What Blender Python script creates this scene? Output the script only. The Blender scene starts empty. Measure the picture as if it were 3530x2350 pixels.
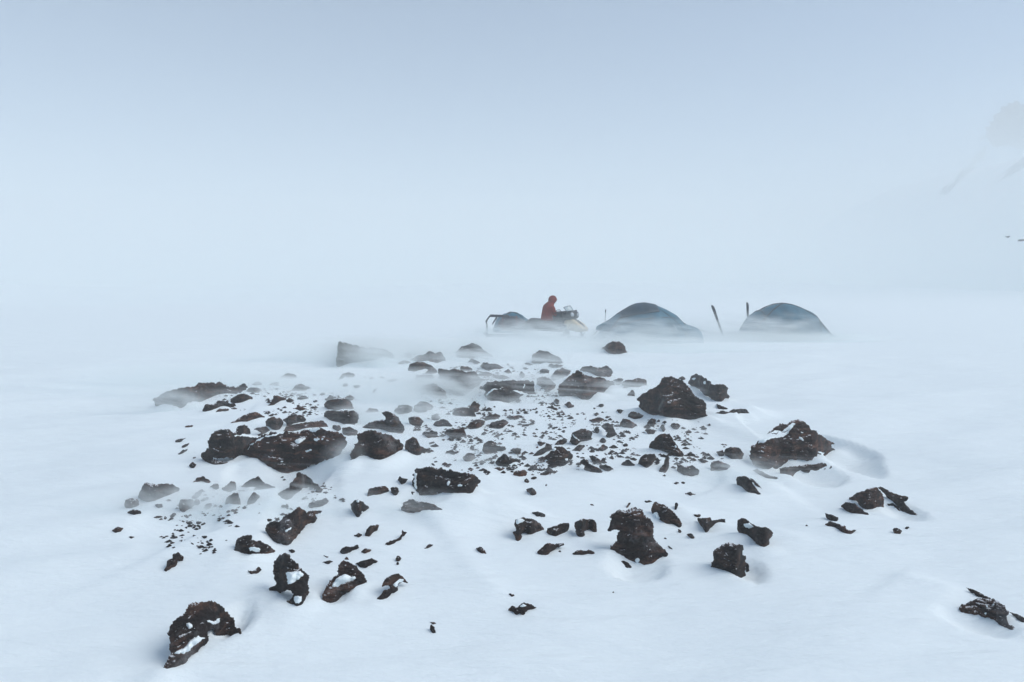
import bpy, bmesh, math, random
import numpy as np
from mathutils import Vector, Matrix
from mathutils.geometry import delaunay_2d_cdt

random.seed(7)
rng = np.random.default_rng(7)
SC = bpy.context.scene
COL = SC.collection

# ----------------------------------------------------------------- camera model
SRC_W, SRC_H = 3530.0, 2350.0
LENS = 24.0
F = SRC_W * LENS / 36.0
EYE = 2.2
PITCH = math.radians(5.24)
CP, SP = math.cos(PITCH), math.sin(PITCH)

def dirs(x, y):
    """viewing direction with world y component 1 (arrays)"""
    a = (np.asarray(x, float) - SRC_W / 2) / F
    b = -(np.asarray(y, float) - SRC_H / 2) / F
    dy = CP + b * SP
    dz = -SP + b * CP
    return a / dy, dz / dy           # dx/dy, dz/dy

def at(x, y, Y):
    u, w = dirs(x, y)
    return np.array([float(u) * Y, Y, EYE + float(w) * Y])

# ----------------------------------------------------------------- noise
def _h(ix, iy, iz, s):
    n = (ix * 374761393 + iy * 668265263 + iz * 2147483647 + s * 1274126177) & 0xFFFFFFFF
    n = ((n ^ (n >> 13)) * 1274126177) & 0xFFFFFFFF
    n = n ^ (n >> 16)
    return (n & 0xFFFF) / 65535.0

def vnoise(x, y, z=0.0, s=0):
    x = np.asarray(x, float); y = np.asarray(y, float); z = np.asarray(z, float) + 0 * x
    ix = np.floor(x).astype(np.int64); iy = np.floor(y).astype(np.int64); iz = np.floor(z).astype(np.int64)
    fx, fy, fz = x - ix, y - iy, z - iz
    fx = fx * fx * (3 - 2 * fx); fy = fy * fy * (3 - 2 * fy); fz = fz * fz * (3 - 2 * fz)
    r = 0
    for dx in (0, 1):
        for dy in (0, 1):
            for dz in (0, 1):
                w = (fx if dx else 1 - fx) * (fy if dy else 1 - fy) * (fz if dz else 1 - fz)
                r = r + w * _h(ix + dx, iy + dy, iz + dz, s)
    return r * 2 - 1

def fbm(x, y, z=0.0, s=0, o=4):
    r = 0; a = 1; f = 1; t = 0
    for i in range(o):
        r = r + a * vnoise(np.asarray(x) * f, np.asarray(y) * f, np.asarray(z) * f, s + i * 17); t += a
        a *= .5; f *= 2.03
    return r / t

def sstep(a, b, x):
    t = np.clip((x - a) / (b - a), 0, 1)
    return t * t * (3 - 2 * t)

# ----------------------------------------------------------------- crops used for tracing
CROP = {'A': (500, 1150, 2.6133), 'B': (1350, 1150, 2.6133), 'C': (2150, 1250, 2.1418),
        'D': (350, 1600, 2.0909), 'E': (1200, 1600, 2.0909), 'F': (2000, 1600, 1.5399),
        'G': (3200, 1950, 5.227), 'H': (650, 1400, 2.945), 'M': (3000, 300, 2.613),
        'P': (1640, 1000, 5.61), 'T': (1960, 1020, 4.712), 'S': (2380, 1020, 4.53)}

def cpt(c, x, y):
    ox, oy, s = CROP[c]
    return ox + x / s, oy + y / s

def pts(c, text):
    v = [float(t) for t in text.replace(',', ' ').split()]
    return np.array([cpt(c, v[i], v[i + 1]) for i in range(0, len(v), 2)])

# ----------------------------------------------------------------- the snow surface
def plane_hit(x, y, z=0.0):
    u, w = dirs(x, y)
    Y = (z - EYE) / w
    return u * Y, Y

RIDGES = []   # crest polylines in world coordinates: (points, height, far width, near width)
def ridge(c, text, amp, wfar, wnear):
    p = pts(c, text)
    X, Y = plane_hit(p[:, 0], p[:, 1])
    RIDGES.append((np.stack([X, Y], 1), amp, wfar, wnear))
ridge('H', '1150 690 1400 655 1530 605 1640 635 1800 640 2000 600 2200 500', .13, .22, .8)
ridge('D', '850 345 1000 332 1130 318 1250 300 1400 300', .09, .25, .7)
ridge('D', '620 600 800 655 1000 665 1200 650 1300 640', .07, .25, .6)
ridge('E', '430 365 560 345 680 310 760 270 850 225', .09, .2, .7)
ridge('C', '420 455 540 440 660 392 770 375 900 390 1100 440', .16, .3, 1.1)
ridge('C', '640 805 750 808 850 828 1000 885 1200 875', .06, .2, .6)
ridge('A', '640 720 900 640 1050 560 1300 690 1600 700', .06, .4, .8)
ridge('F', '320 150 700 280 1000 330 1350 450', .035, .12, .6)
ridge('F', '1650 560 1850 620 2060 680', .035, .1, .6)
ridge('E', '820 420 960 130 1060 210 1150 320 1400 420', .03, .15, .6)
ridge('E', '700 560 900 740 1150 980', .03, .12, .5)
DIPS = []
def dip(c, x, y, rx, ry, amp):
    s = CROP[c][2]; cx, cy = cpt(c, x, y); rx /= s; ry /= s
    X0, Y0 = plane_hit(cx, cy)
    Xr, _ = plane_hit(cx + rx, cy); _, Yt = plane_hit(cx, cy - ry); _, Yb = plane_hit(cx, cy + ry)
    DIPS.append((float(X0), float((Yt + Yb) / 2), float(Xr - X0), float((Yt - Yb) / 2), amp))
dip('C', 1600, 660, 270, 120, .20)
dip('C', 1380, 790, 240, 75, .14)
dip('D', 960, 1170, 115, 125, .09)
dip('E', 2080, 700, 230, 110, .10)
dip('F', 890, 550, 100, 65, .08)
dip('G', 1000, 1000, 640, 280, .08)
dip('H', 900, 800, 600, 190, .15)
dip('D', 1680, 960, 130, 60, .05)
dip('E', 560, 310, 200, 65, .09)
dip('D', 650, 420, 330, 230, .05)
dip('F', 1720, 220, 110, 60, .07)

def ground(x, y):
    x = np.asarray(x, float); y = np.asarray(y, float)
    a = math.radians(22)
    xr = x * math.cos(a) + y * math.sin(a); yr = -x * math.sin(a) + y * math.cos(a)
    near = 1 - sstep(17, 23, y)
    z = (0.09 * vnoise(xr / 3.3, yr / 1.7, 0, 3) + 0.034 * vnoise(xr / 1.2, yr / .45, 0, 5)) * (.25 + .75 * near)
    far = sstep(34, 120, np.hypot(x, y))
    z = z + far * 1.6 * vnoise(x / 45., y / 38., 0, 9)
    m = (np.abs(x) < 14) & (y > 1.5) & (y < 22)
    if np.any(m):
        xm, ym = x[m], y[m]; dz = np.zeros_like(xm)
        for P, amp, wf, wn in RIDGES:
            best = np.full_like(xm, 1e9); sd = np.zeros_like(xm); end = np.ones_like(xm)
            L = np.r_[0, np.cumsum(np.hypot(*np.diff(P, axis=0).T))]
            for i in range(len(P) - 1):
                ax, ay = P[i]; bx, by = P[i + 1]
                ex, ey = bx - ax, by - ay; l2 = ex * ex + ey * ey
                t = np.clip(((xm - ax) * ex + (ym - ay) * ey) / l2, 0, 1)
                qx, qy = xm - ax - t * ex, ym - ay - t * ey
                d = np.hypot(qx, qy)
                side = np.sign(ex * (ym - ay) - ey * (xm - ax))
                k = d < best
                best = np.where(k, d, best); sd = np.where(k, side, sd)
                s = (L[i] + t * (L[i + 1] - L[i])) / L[-1]
                end = np.where(k, sstep(0, .22, s) * (1 - sstep(.78, 1, s)), end)
            w = np.where(sd > 0, wf, wn)
            dz += amp * end * np.exp(-(best / w) ** 1.25)
        for X0, Y0, rx, ry, amp in DIPS:
            r2 = ((xm - X0) / rx) ** 2 + ((ym - Y0) / ry) ** 2
            r2 = r2 * (1 + .35 * vnoise(xm / (rx * .7), ym / (ry * .7), 0, 21))
            dz -= amp * np.clip(1 - r2, 0, None) ** .8
        z = np.array(z); z[m] = z[m] + dz
    return z

def hit(x, y, surf=None, Y0=None):
    """where the ray through source pixel (x, y) meets the snow (arrays)"""
    surf = surf or ground
    u, w = dirs(x, y); u = np.atleast_1d(u); w = np.atleast_1d(w)
    if surf is ground:
        Y = (0 - EYE) / np.minimum(w, -0.01)
        for _ in range(14):
            Yn = (surf(u * Y, Y) - EYE) / np.minimum(w, -0.01)
            Y = .5 * Y + .5 * np.clip(Yn, 1.5, 60)
        return Y
    Ys = np.arange(55, 430, .5)
    out = np.full(len(u), 300.0)
    for i in range(len(u)):
        d = surf(u[i] * Ys, Ys) - (EYE + w[i] * Ys)
        k = np.nonzero(d > 0)[0]
        if len(k): out[i] = Ys[k[0]]
    return out

def slope(x, y):
    """the mountain side on the right, far off in the snowfall"""
    d = x * .95 - y * .10
    t = np.clip((d - 58) / 82., 0, None) ** 1.5
    h = 66 * (1 - np.exp(-t * 1.25)) * sstep(30, 105, y) * (1 - .5 * sstep(300, 430, y))
    rib = 3.0 * vnoise(x / 30 + y / 46, y / 27, 0, 31) + 1.5 * vnoise(x / 11, y / 9, 0, 33)
    h = h + rib * np.clip(t * 2, 0, 1)
    return np.where(h > 42, 42 + 8 * np.tanh((h - 42) / 12), h) - 2.5

# ----------------------------------------------------------------- helpers: objects
def tag(o, label=None, cat=None, group=None, kind=None):
    if label: o['label'] = label
    if cat: o['category'] = cat
    if group: o['group'] = group
    if kind: o['kind'] = kind
    return o

def link(o, parent=None):
    COL.objects.link(o)
    if parent: o.parent = parent
    return o

def empty(name, loc, rz=0.0):
    o = bpy.data.objects.new(name, None); o.empty_display_size = .1
    o.location = loc; o.rotation_euler = (0, 0, rz)
    return link(o)

def mesh_obj(name, verts, faces, mat, parent=None, smooth=True):
    me = bpy.data.meshes.new(name)
    me.from_pydata([tuple(map(float, v)) for v in verts], [], [tuple(map(int, f)) for f in faces])
    me.materials.append(mat)
    me.polygons.foreach_set('use_smooth', [smooth] * len(me.polygons))
    me.update()
    return link(bpy.data.objects.new(name, me), parent)

class MB:
    def __init__(self): self.v = []; self.f = []
    def add(self, v, f):
        n = len(self.v); self.v += [tuple(map(float, p)) for p in v]; self.f += [tuple(i + n for i in q) for q in f]; return self
    def box(self, c, s, rot=None, taper=(1, 1)):
        P = []
        for z in (-1, 1):
            k = taper if z > 0 else (1, 1)
            for x, y in ((-1, -1), (1, -1), (1, 1), (-1, 1)):
                p = Vector((x * s[0] / 2 * k[0], y * s[1] / 2 * k[1], z * s[2] / 2))
                if rot is not None: p = rot @ p
                P.append(p + Vector(c))
        return self.add(P, [(3, 2, 1, 0), (4, 5, 6, 7), (0, 1, 5, 4), (1, 2, 6, 5), (2, 3, 7, 6), (3, 0, 4, 7)])
    def tube(self, path, r, n=8, cap=True):
        path = [Vector(p) for p in path]; rr = r if isinstance(r, (list, tuple)) else [r] * len(path)
        V = []; Fc = []
        up0 = Vector((0, 0, 1))
        for i, p in enumerate(path):
            t = (path[min(i + 1, len(path) - 1)] - path[max(i - 1, 0)]).normalized()
            a = t.cross(up0)
            if a.length < .05: a = t.cross(Vector((1, 0, 0)))
            a.normalize(); b = t.cross(a)
            for k in range(n):
                q = 2 * math.pi * k / n
                V.append(p + (a * math.cos(q) + b * math.sin(q)) * rr[i])
        for i in range(len(path) - 1):
            for k in range(n):
                Fc.append((i * n + k, i * n + (k + 1) % n, (i + 1) * n + (k + 1) % n, (i + 1) * n + k))
        if cap:
            Fc.append(tuple(range(n - 1, -1, -1))); m = (len(path) - 1) * n
            Fc.append(tuple(m + k for k in range(n)))
        return self.add(V, Fc)
    def loft(self, rings, closed=True, cap=True):
        n = len(rings[0]); V = [p for r in rings for p in r]; Fc = []
        for i in range(len(rings) - 1):
            for k in range(n if closed else n - 1):
                Fc.append((i * n + k, i * n + (k + 1) % n, (i + 1) * n + (k + 1) % n, (i + 1) * n + k))
        if cap and closed:
            Fc.append(tuple(range(n - 1, -1, -1))); m = (len(rings) - 1) * n
            Fc.append(tuple(m + k for k in range(n)))
        return self.add(V, Fc)
    def build(self, name, mat, parent=None, smooth=False, bevel=0, sub=0):
        o = mesh_obj(name, self.v, self.f, mat, parent, smooth)
        bm = bmesh.new(); bm.from_mesh(o.data); bmesh.ops.recalc_face_normals(bm, faces=bm.faces); bm.to_mesh(o.data); bm.free()
        if bevel:
            m = o.modifiers.new('Bevel', 'BEVEL'); m.width = bevel; m.segments = 2; m.limit_method = 'ANGLE'
        if sub:
            m = o.modifiers.new('Subdivision', 'SUBSURF'); m.levels = sub; m.render_levels = sub
        return o

# ----------------------------------------------------------------- materials
def new_mat(name):
    m = bpy.data.materials.new(name); m.use_nodes = True
    nt = m.node_tree; b = nt.nodes['Principled BSDF']
    return m, nt, b

def N(nt, t, **kw):
    n = nt.nodes.new(t)
    for k, v in kw.items():
        if k in n.inputs: n.inputs[k].default_value = v
        else: setattr(n, k, v)
    return n

def ramp(nt, src, stops, interp='LINEAR'):
    r = nt.nodes.new('ShaderNodeValToRGB'); r.color_ramp.interpolation = interp
    e = r.color_ramp.elements
    while len(e) < len(stops): e.new(.5)
    for el, (p, c) in zip(e, stops):
        el.position = p; el.color = (c, c, c, 1) if not isinstance(c, tuple) else (*c, 1)
    nt.links.new(src, r.inputs[0])
    return r.outputs[0]

def plain(name, col, rough=.6, spec=.3, var=.25, scale=9.0, bump=.0, metal=0.0):
    m, nt, b = new_mat(name)
    tc = N(nt, 'ShaderNodeTexCoord')
    no = N(nt, 'ShaderNodeTexNoise', Scale=scale, Detail=5.0); nt.links.new(tc.outputs['Object'], no.inputs['Vector'])
    lo = tuple(c * (1 - var) for c in col); hi = tuple(min(1, c * (1 + var)) for c in col)
    nt.links.new(ramp(nt, no.outputs[0], [(.3, lo), (.7, hi)]), b.inputs['Base Color'])
    b.inputs['Roughness'].default_value = rough; b.inputs['Specular IOR Level'].default_value = spec
    b.inputs['Metallic'].default_value = metal
    if bump:
        bp = N(nt, 'ShaderNodeBump', Strength=bump, Distance=.02); nt.links.new(no.outputs[0], bp.inputs['Height'])
        nt.links.new(bp.outputs[0], b.inputs['Normal'])
    return m

def snow_mat(name, col=(.80, .872, .893)):
    m, nt, b = new_mat(name)
    geo = N(nt, 'ShaderNodeNewGeometry')
    mp = N(nt, 'ShaderNodeMapping'); mp.inputs['Rotation'].default_value = (0, 0, math.radians(-22)); mp.inputs['Scale'].default_value = (.55, 2.2, 1)
    nt.links.new(geo.outputs['Position'], mp.inputs['Vector'])
    n1 = N(nt, 'ShaderNodeTexNoise', Scale=1.6, Detail=6.0, Roughness=.55); nt.links.new(mp.outputs[0], n1.inputs['Vector'])
    n2 = N(nt, 'ShaderNodeTexNoise', Scale=38.0, Detail=3.0); nt.links.new(geo.outputs['Position'], n2.inputs['Vector'])
    ad = N(nt, 'ShaderNodeMath', operation='MULTIPLY_ADD'); ad.inputs[1].default_value = .035
    nt.links.new(n2.outputs[0], ad.inputs[0]); nt.links.new(n1.outputs[0], ad.inputs[2])
    bp = N(nt, 'ShaderNodeBump', Strength=.9, Distance=.08); nt.links.new(ad.outputs[0], bp.inputs['Height'])
    nt.links.new(bp.outputs[0], b.inputs['Normal'])
    b.inputs['Base Color'].default_value = (*col, 1)
    b.inputs['Roughness'].default_value = .7; b.inputs['Specular IOR Level'].default_value = .15
    return m

def rock_mat(name, ang, lo=(.005, .004, .004), mid=(.026, .0135, .0105), hi=(.14, .070, .044), snow=.5):
    m, nt, b = new_mat(name)
    geo = N(nt, 'ShaderNodeNewGeometry')
    mp = N(nt, 'ShaderNodeMapping'); mp.inputs['Rotation'].default_value = (.3, ang, .2); mp.inputs['Scale'].default_value = (1.0, 1.4, 4.5)
    nt.links.new(geo.outputs['Position'], mp.inputs['Vector'])
    st = N(nt, 'ShaderNodeTexNoise', Scale=3.2, Detail=9.0, Roughness=.68); nt.links.new(mp.outputs[0], st.inputs['Vector'])
    fi = N(nt, 'ShaderNodeTexNoise', Scale=24.0, Detail=6.0, Roughness=.7); nt.links.new(geo.outputs['Position'], fi.inputs['Vector'])
    vo = N(nt, 'ShaderNodeTexVoronoi', Scale=30.0); nt.links.new(geo.outputs['Position'], vo.inputs['Vector'])
    base = ramp(nt, st.outputs[0], [(.30, lo), (.5, mid), (.68, hi)])
    # lodged snow: on faces turned to the sky, and in small pits
    sx = N(nt, 'ShaderNodeSeparateXYZ'); nt.links.new(geo.outputs['Normal'], sx.inputs[0])
    a = N(nt, 'ShaderNodeMath', operation='MULTIPLY_ADD'); a.inputs[1].default_value = .9
    nt.links.new(fi.outputs[0], a.inputs[0]); nt.links.new(sx.outputs[2], a.inputs[2])
    up = ramp(nt, a.outputs[0], [(.0, 0.0), (1, 1.0)])
    a2 = N(nt, 'ShaderNodeMath', operation='MULTIPLY_ADD'); a2.inputs[1].default_value = .8
    nt.links.new(st.outputs[0], a2.inputs[0]); nt.links.new(a.outputs[0], a2.inputs[2])
    t = N(nt, 'ShaderNodeMapRange'); t.inputs['From Min'].default_value = 1.91 - .22 * snow; t.inputs['From Max'].default_value = 1.99 - .22 * snow
    nt.links.new(a2.outputs[0], t.inputs['Value'])
    p = N(nt, 'ShaderNodeTexNoise', Scale=9.0, Detail=5.0, Roughness=.75); nt.links.new(mp.outputs[0], p.inputs['Vector'])
    pits = ramp(nt, p.outputs[0], [(.715 - .02 * snow, 0.0), (.74 - .02 * snow, .9)])
    mx = N(nt, 'ShaderNodeMath', operation='MAXIMUM'); nt.links.new(t.outputs[0], mx.inputs[0]); nt.links.new(pits, mx.inputs[1])
    # rime: a thin frosting in loose patches
    ri = N(nt, 'ShaderNodeTexNoise', Scale=2.3, Detail=8.0, Roughness=.72); nt.links.new(geo.outputs['Position'], ri.inputs['Vector'])
    rime = ramp(nt, ri.outputs[0], [(.54, 0.0), (.80, .32)])
    mx2 = N(nt, 'ShaderNodeMath', operation='MAXIMUM'); nt.links.new(mx.outputs[0], mx2.inputs[0]); nt.links.new(rime, mx2.inputs[1]); mx = mx2
    mix = N(nt, 'ShaderNodeMix', data_type='RGBA')
    nt.links.new(mx.outputs[0], mix.inputs['Factor']); nt.links.new(base, mix.inputs['A']); mix.inputs['B'].default_value = (.8, .82, .85, 1)
    nt.links.new(mix.outputs['Result'], b.inputs['Base Color'])
    h = N(nt, 'ShaderNodeMath', operation='MULTIPLY_ADD'); h.inputs[1].default_value = .5
    nt.links.new(fi.outputs[0], h.inputs[0]); nt.links.new(st.outputs[0], h.inputs[2])
    h2 = N(nt, 'ShaderNodeMath', operation='MULTIPLY_ADD'); h2.inputs[1].default_value = .25
    nt.links.new(vo.outputs['Distance'], h2.inputs[0]); nt.links.new(h.outputs[0], h2.inputs[2])
    bp = N(nt, 'ShaderNodeBump', Strength=1.0, Distance=.09); nt.links.new(h2.outputs[0], bp.inputs['Height'])
    nt.links.new(bp.outputs[0], b.inputs['Normal'])
    b.inputs['Roughness'].default_value = .85; b.inputs['Specular IOR Level'].default_value = .25
    return m

SNOW = snow_mat('snow')
ROCKS = [rock_mat('lava rock', .35), rock_mat('lava rock reddish', -.25, mid=(.034, .016, .012), hi=(.17, .078, .048)),
         rock_mat('lava rock black', .12, mid=(.019, .0115, .010), hi=(.095, .054, .038)), rock_mat('lava rock tilted', .8)]
OLIVE = rock_mat('weathered rock', .15, lo=(.03, .03, .027), mid=(.06, .06, .05), hi=(.1, .098, .078))

# ----------------------------------------------------------------- ground and mountain
GRID = {}
def grid_mesh(name, xs, ys, zf, mat):
    X, Y = np.meshgrid(xs, ys); Z = zf(X.ravel(), Y.ravel())
    GRID[name] = (xs, ys, Z.reshape(len(ys), len(xs)))
    co = np.stack([X.ravel(), Y.ravel(), Z], 1).astype(np.float32)
    nx, ny = len(xs), len(ys)
    i = (np.arange(ny - 1)[:, None] * nx + np.arange(nx - 1)[None]).ravel()
    q = np.stack([i, i + 1, i + nx + 1, i + nx], 1).astype(np.int32)
    me = bpy.data.meshes.new(name)
    me.vertices.add(len(co)); me.vertices.foreach_set('co', co.ravel())
    me.loops.add(q.size); me.loops.foreach_set('vertex_index', q.ravel())
    me.polygons.add(len(q)); me.polygons.foreach_set('loop_start', np.arange(0, q.size, 4, dtype=np.int32))
    me.polygons.foreach_set('use_smooth', np.ones(len(q), bool))
    me.materials.append(mat); me.update(calc_edges=True); me.validate()
    return link(bpy.data.objects.new(name, me))

def grow(a, b, n, k=2.6):
    t = np.linspace(0, 1, n + 1)[1:]
    return a + (b - a) * (np.exp(k * t) - 1) / (math.exp(k) - 1)
LIM = 430.0
xs = np.r_[grow(-9, -LIM, 60, 4.2)[::-1], np.arange(-9, 9.001, .05), grow(9, LIM, 60, 4.2)]
ys = np.r_[grow(2.2, -60, 40, 4)[::-1], np.arange(2.2, 15, .045), np.arange(15, 30, .09), grow(30, 460, 60, 3.0)]
g = grid_mesh('ground', xs, ys, ground, SNOW); tag(g, kind='structure')
_exact = ground
def ground(x, y):
    """height of the snow mesh itself"""
    gx, gy, Z = GRID['ground']
    i = np.clip(np.searchsorted(gx, x) - 1, 0, len(gx) - 2); j = np.clip(np.searchsorted(gy, y) - 1, 0, len(gy) - 2)
    a = np.clip((x - gx[i]) / (gx[i + 1] - gx[i]), 0, 1); b = np.clip((y - gy[j]) / (gy[j + 1] - gy[j]), 0, 1)
    return (Z[j, i] * (1 - a) + Z[j, i + 1] * a) * (1 - b) + (Z[j + 1, i] * (1 - a) + Z[j + 1, i + 1] * a) * b
m = grid_mesh('mountain', np.linspace(62, 420, 150), np.linspace(28, 455, 150), slope, SNOW); tag(m, kind='structure')

# ----------------------------------------------------------------- rocks
CONTACT = []
def inside(P, poly):
    x, y = P[:, 0], P[:, 1]; r = np.zeros(len(P), bool); n = len(poly); j = n - 1
    for i in range(n):
        xi, yi = poly[i]; xj, yj = poly[j]
        c = ((yi > y) != (yj > y)) & (x < (xj - xi) * (y - yi) / (yj - yi + 1e-12) + xi)
        r ^= c; j = i
    return r

def resample(poly, step, rough, seed, lim=999):
    out = []
    P = np.vstack([poly, poly[:1]]); L = np.r_[0, np.cumsum(np.hypot(*np.diff(P, axis=0).T))]
    n = max(8, min(lim, int(L[-1] / step))); s = np.linspace(0, L[-1], n, endpoint=False)
    x = np.interp(s, L, P[:, 0]); y = np.interp(s, L, P[:, 1])
    # soften the traced corners a little, then break the edge up
    for _ in range(1):
        x = .25 * np.roll(x, 1) + .5 * x + .25 * np.roll(x, -1); y = .25 * np.roll(y, 1) + .5 * y + .25 * np.roll(y, -1)
    tx, ty = np.roll(x, -1) - np.roll(x, 1), np.roll(y, -1) - np.roll(y, 1)
    l = np.hypot(tx, ty) + 1e-9
    k = rough * (1.5 * fbm(s / (11 * step), seed * 1.7 + 0 * s, 0, 41, 3) + .95 * fbm(s / (3.5 * step), seed * 2.3 + 0 * s, 0, 43, 2) + .35 * rng.uniform(-1, 1, n) - .25)
    return np.stack([x - ty / l * k, y + tx / l * k], 1)

def seg_dist(P, poly):
    A = poly; B = np.roll(poly, -1, 0); d = np.full(len(P), 1e9)
    for (ax, ay), (bx, by) in zip(A, B):
        ex, ey = bx - ax, by - ay; l2 = ex * ex + ey * ey + 1e-9
        t = np.clip(((P[:, 0] - ax) * ex + (P[:, 1] - ay) * ey) / l2, 0, 1)
        d = np.minimum(d, np.hypot(P[:, 0] - ax - t * ex, P[:, 1] - ay - t * ey))
    return d

def make_rock(name, poly, mat, seed, snow=(), lean=.55, fat=1.0, surf=None, parent=None, fine=1.0, flat_at=None, rough=1.0):
    size = math.sqrt(max(20., abs(poly_area(poly))))
    step = min(max(size / 46., 2.6), 5.5) * fine
    out = resample(poly, step, min(max(size * .04, 2.4), 8.0) * rough, seed)
    lo, hi = out.min(0), out.max(0)
    gx, gy = np.meshgrid(np.arange(lo[0], hi[0], step), np.arange(lo[1], hi[1], step))
    Q = np.stack([gx.ravel(), gy.ravel()], 1) + rng.uniform(-.33, .33, (gx.size, 2)) * step
    Q = Q[inside(Q, out)]
    if len(Q): Q = Q[seg_dist(Q, out) > step * .45]
    allp = np.vstack([out, Q]) if len(Q) else out
    n = len(out)
    edges = [(i, (i + 1) % n) for i in range(n)]
    V, _, T, _, _, _ = delaunay_2d_cdt([Vector(p) for p in allp], edges, [], 1, 1e-5)
    V = np.array([tuple(v) for v in V]); T = [tuple(t) for t in T]
    # only triangles within the outline
    T = np.array(T); cen = V[T].mean(1); T = T[inside(cen, out)]
    d = seg_dist(V, out); d[d < step * .12] = 0
    R = max(d.max(), step)
    # contact with the snow: the lower rim of the outline, column by column
    nb = 24
    bins = np.linspace(lo[0], hi[0], nb + 1); cx = .5 * (bins[1:] + bins[:-1]); yb = np.full(nb, np.nan)
    dense = resample(out, max(.8, step * .3), 0, seed)
    for i in range(nb):
        k = (dense[:, 0] >= bins[i]) & (dense[:, 0] <= bins[i + 1])
        if k.any(): yb[i] = dense[k, 1].max()
    ok = ~np.isnan(yb); yb = np.interp(cx, cx[ok], yb[ok])
    top = np.percentile(yb, 75); yb = np.maximum(yb, top - .45 * (hi[1] - lo[1]))
    for _ in range(3): yb = .25 * np.r_[yb[0], yb[:-1]] + .5 * yb + .25 * np.r_[yb[1:], yb[-1]]
    if flat_at is None:
        Yb = hit(cx, yb, surf)
    else:
        Yb = np.full(nb, flat_at)
    for _ in range(2): Yb = .25 * np.r_[Yb[0], Yb[:-1]] + .5 * Yb + .25 * np.r_[Yb[1:], Yb[-1]]
    Yc = np.interp(V[:, 0], cx, Yb); yc = np.interp(V[:, 0], cx, yb)
    mpp = float(np.mean(Yb)) / F
    if surf is None and flat_at is None and size * mpp > .10:
        uc, _ = dirs(cx, yb)
        CONTACT.append((uc * Yb, Yb, size * mpp))
    Y = Yc + lean * (yc - V[:, 1]) * mpp
    u, w = dirs(V[:, 0], V[:, 1])
    q = np.clip(d / R, 0, 1)
    bulge = (1 - (1 - q) ** 2) ** .62 * R * mpp * fat
    wx, wz = V[:, 0] * mpp, V[:, 1] * mpp
    sc = 1 / (size * mpp * .42)
    # broken faces: several tilted planes cut the swelling, ledges and roughness on top
    r = np.random.default_rng(seed + 5)
    cut = np.full(len(V), 9e9); c0 = V.mean(0)
    for _ in range(9):
        ga = r.uniform(0, 2 * math.pi); gs = r.uniform(.25, 1.0)
        cut = np.minimum(cut, R * mpp * fat * r.uniform(.60, .95) - gs * ((V[:, 0] - c0[0]) * math.cos(ga) + (V[:, 1] - c0[1]) * math.sin(ga)) * mpp)
    edge = np.clip(d / (.35 * R), 0, 1)
    front = np.minimum(bulge, np.maximum(cut, .25 * bulge))
    la = r.uniform(-.35, .35)
    led = (wz * math.cos(la) + wx * math.sin(la)) * sc * 2.2 + 1.3 * fbm(wx * sc, wz * sc, 0, seed, 2)
    ledge = (led - np.floor(led)); ledge = sstep(0, .25, ledge) * (1 - sstep(.7, 1, ledge))
    amp = R * mpp
    front = front + edge * amp * (.27 * fbm(wx * sc * 1.6, wz * sc * 1.6, 0, seed + 3, 6) + .085 * (ledge - .5) + .11 * np.abs(fbm(wx * sc * 4, wz * sc * 4, 0, seed + 8, 3)))
    front = np.where(d > 0, np.maximum(front, .04 * amp * q), 0)
    back = np.where(d > 0, bulge * (1.0 + .25 * fbm(wx * sc, wz * sc, 0, seed + 11, 3)), 0)
    Pf = np.stack([u * (Y - front), Y - front, EYE + w * (Y - front)], 1)
    Pb = np.stack([u * (Y + back), Y + back, EYE + w * (Y + back)], 1)
    inner = d > 0
    idx = np.full(len(V), -1); nf = len(V)
    idx[inner] = nf + np.arange(inner.sum()); idx[~inner] = np.nonzero(~inner)[0]
    verts = np.vstack([Pf, Pb[inner]])
    # screen y runs down, so orient the front towards the camera
    a = V[T[:, 0]]; b = V[T[:, 1]]; c = V[T[:, 2]]
    cr = (b[:, 0] - a[:, 0]) * (c[:, 1] - a[:, 1]) - (b[:, 1] - a[:, 1]) * (c[:, 0] - a[:, 0])
    Tf = np.where((cr > 0)[:, None], T[:, ::-1], T)
    faces = np.vstack([Tf, idx[Tf][:, ::-1]])
    base = np.array([float(np.mean(u * Y)), float(np.mean(Yb)), 0.0])
    base[2] = float((surf or ground)(np.array([base[0]]), np.array([base[1]]))[0]) if flat_at is None else 0
    o = mesh_obj(name, verts - base, faces, mat, parent, smooth=False)
    o.location = base
    for si, sp in enumerate(snow):
        sp = resample(sp, max(step * .8, 2.5), min(size * .03, 5), seed + 60 + si)
        k = inside(V[Tf].mean(1), sp)
        if k.sum() < 2: continue
        used = np.unique(Tf[k]); mp_ = {int(v): i for i, v in enumerate(used)}
        ds = seg_dist(V[used], sp); ds = np.where(inside(V[used], sp), ds, 0)
        lift = -.012 + .045 * np.sqrt(np.clip(ds / (size * .14), 0, 1))
        Yf = (Y - front)[used] - lift
        sv = np.stack([u[used] * Yf, Yf, EYE + w[used] * Yf], 1) - base
        sv[:, 2] += np.clip(lift, 0, 1) * .6
        mesh_obj('snow_cap', sv, [tuple(mp_[int(i)] for i in t) for t in Tf[k]], SNOW, o, smooth=True)
    return o

def poly_area(p):
    x, y = p[:, 0], p[:, 1]
    return .5 * float(np.sum(x * np.roll(y, -1) - y * np.roll(x, -1)))

ROCKDATA = []
def R(c, text, short=None, label=None, snow=(), **kw):
    ROCKDATA.append(dict(poly=pts(c, text), short=short, label=label, snow=[pts(c, s) for s in snow], kw=kw))
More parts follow.
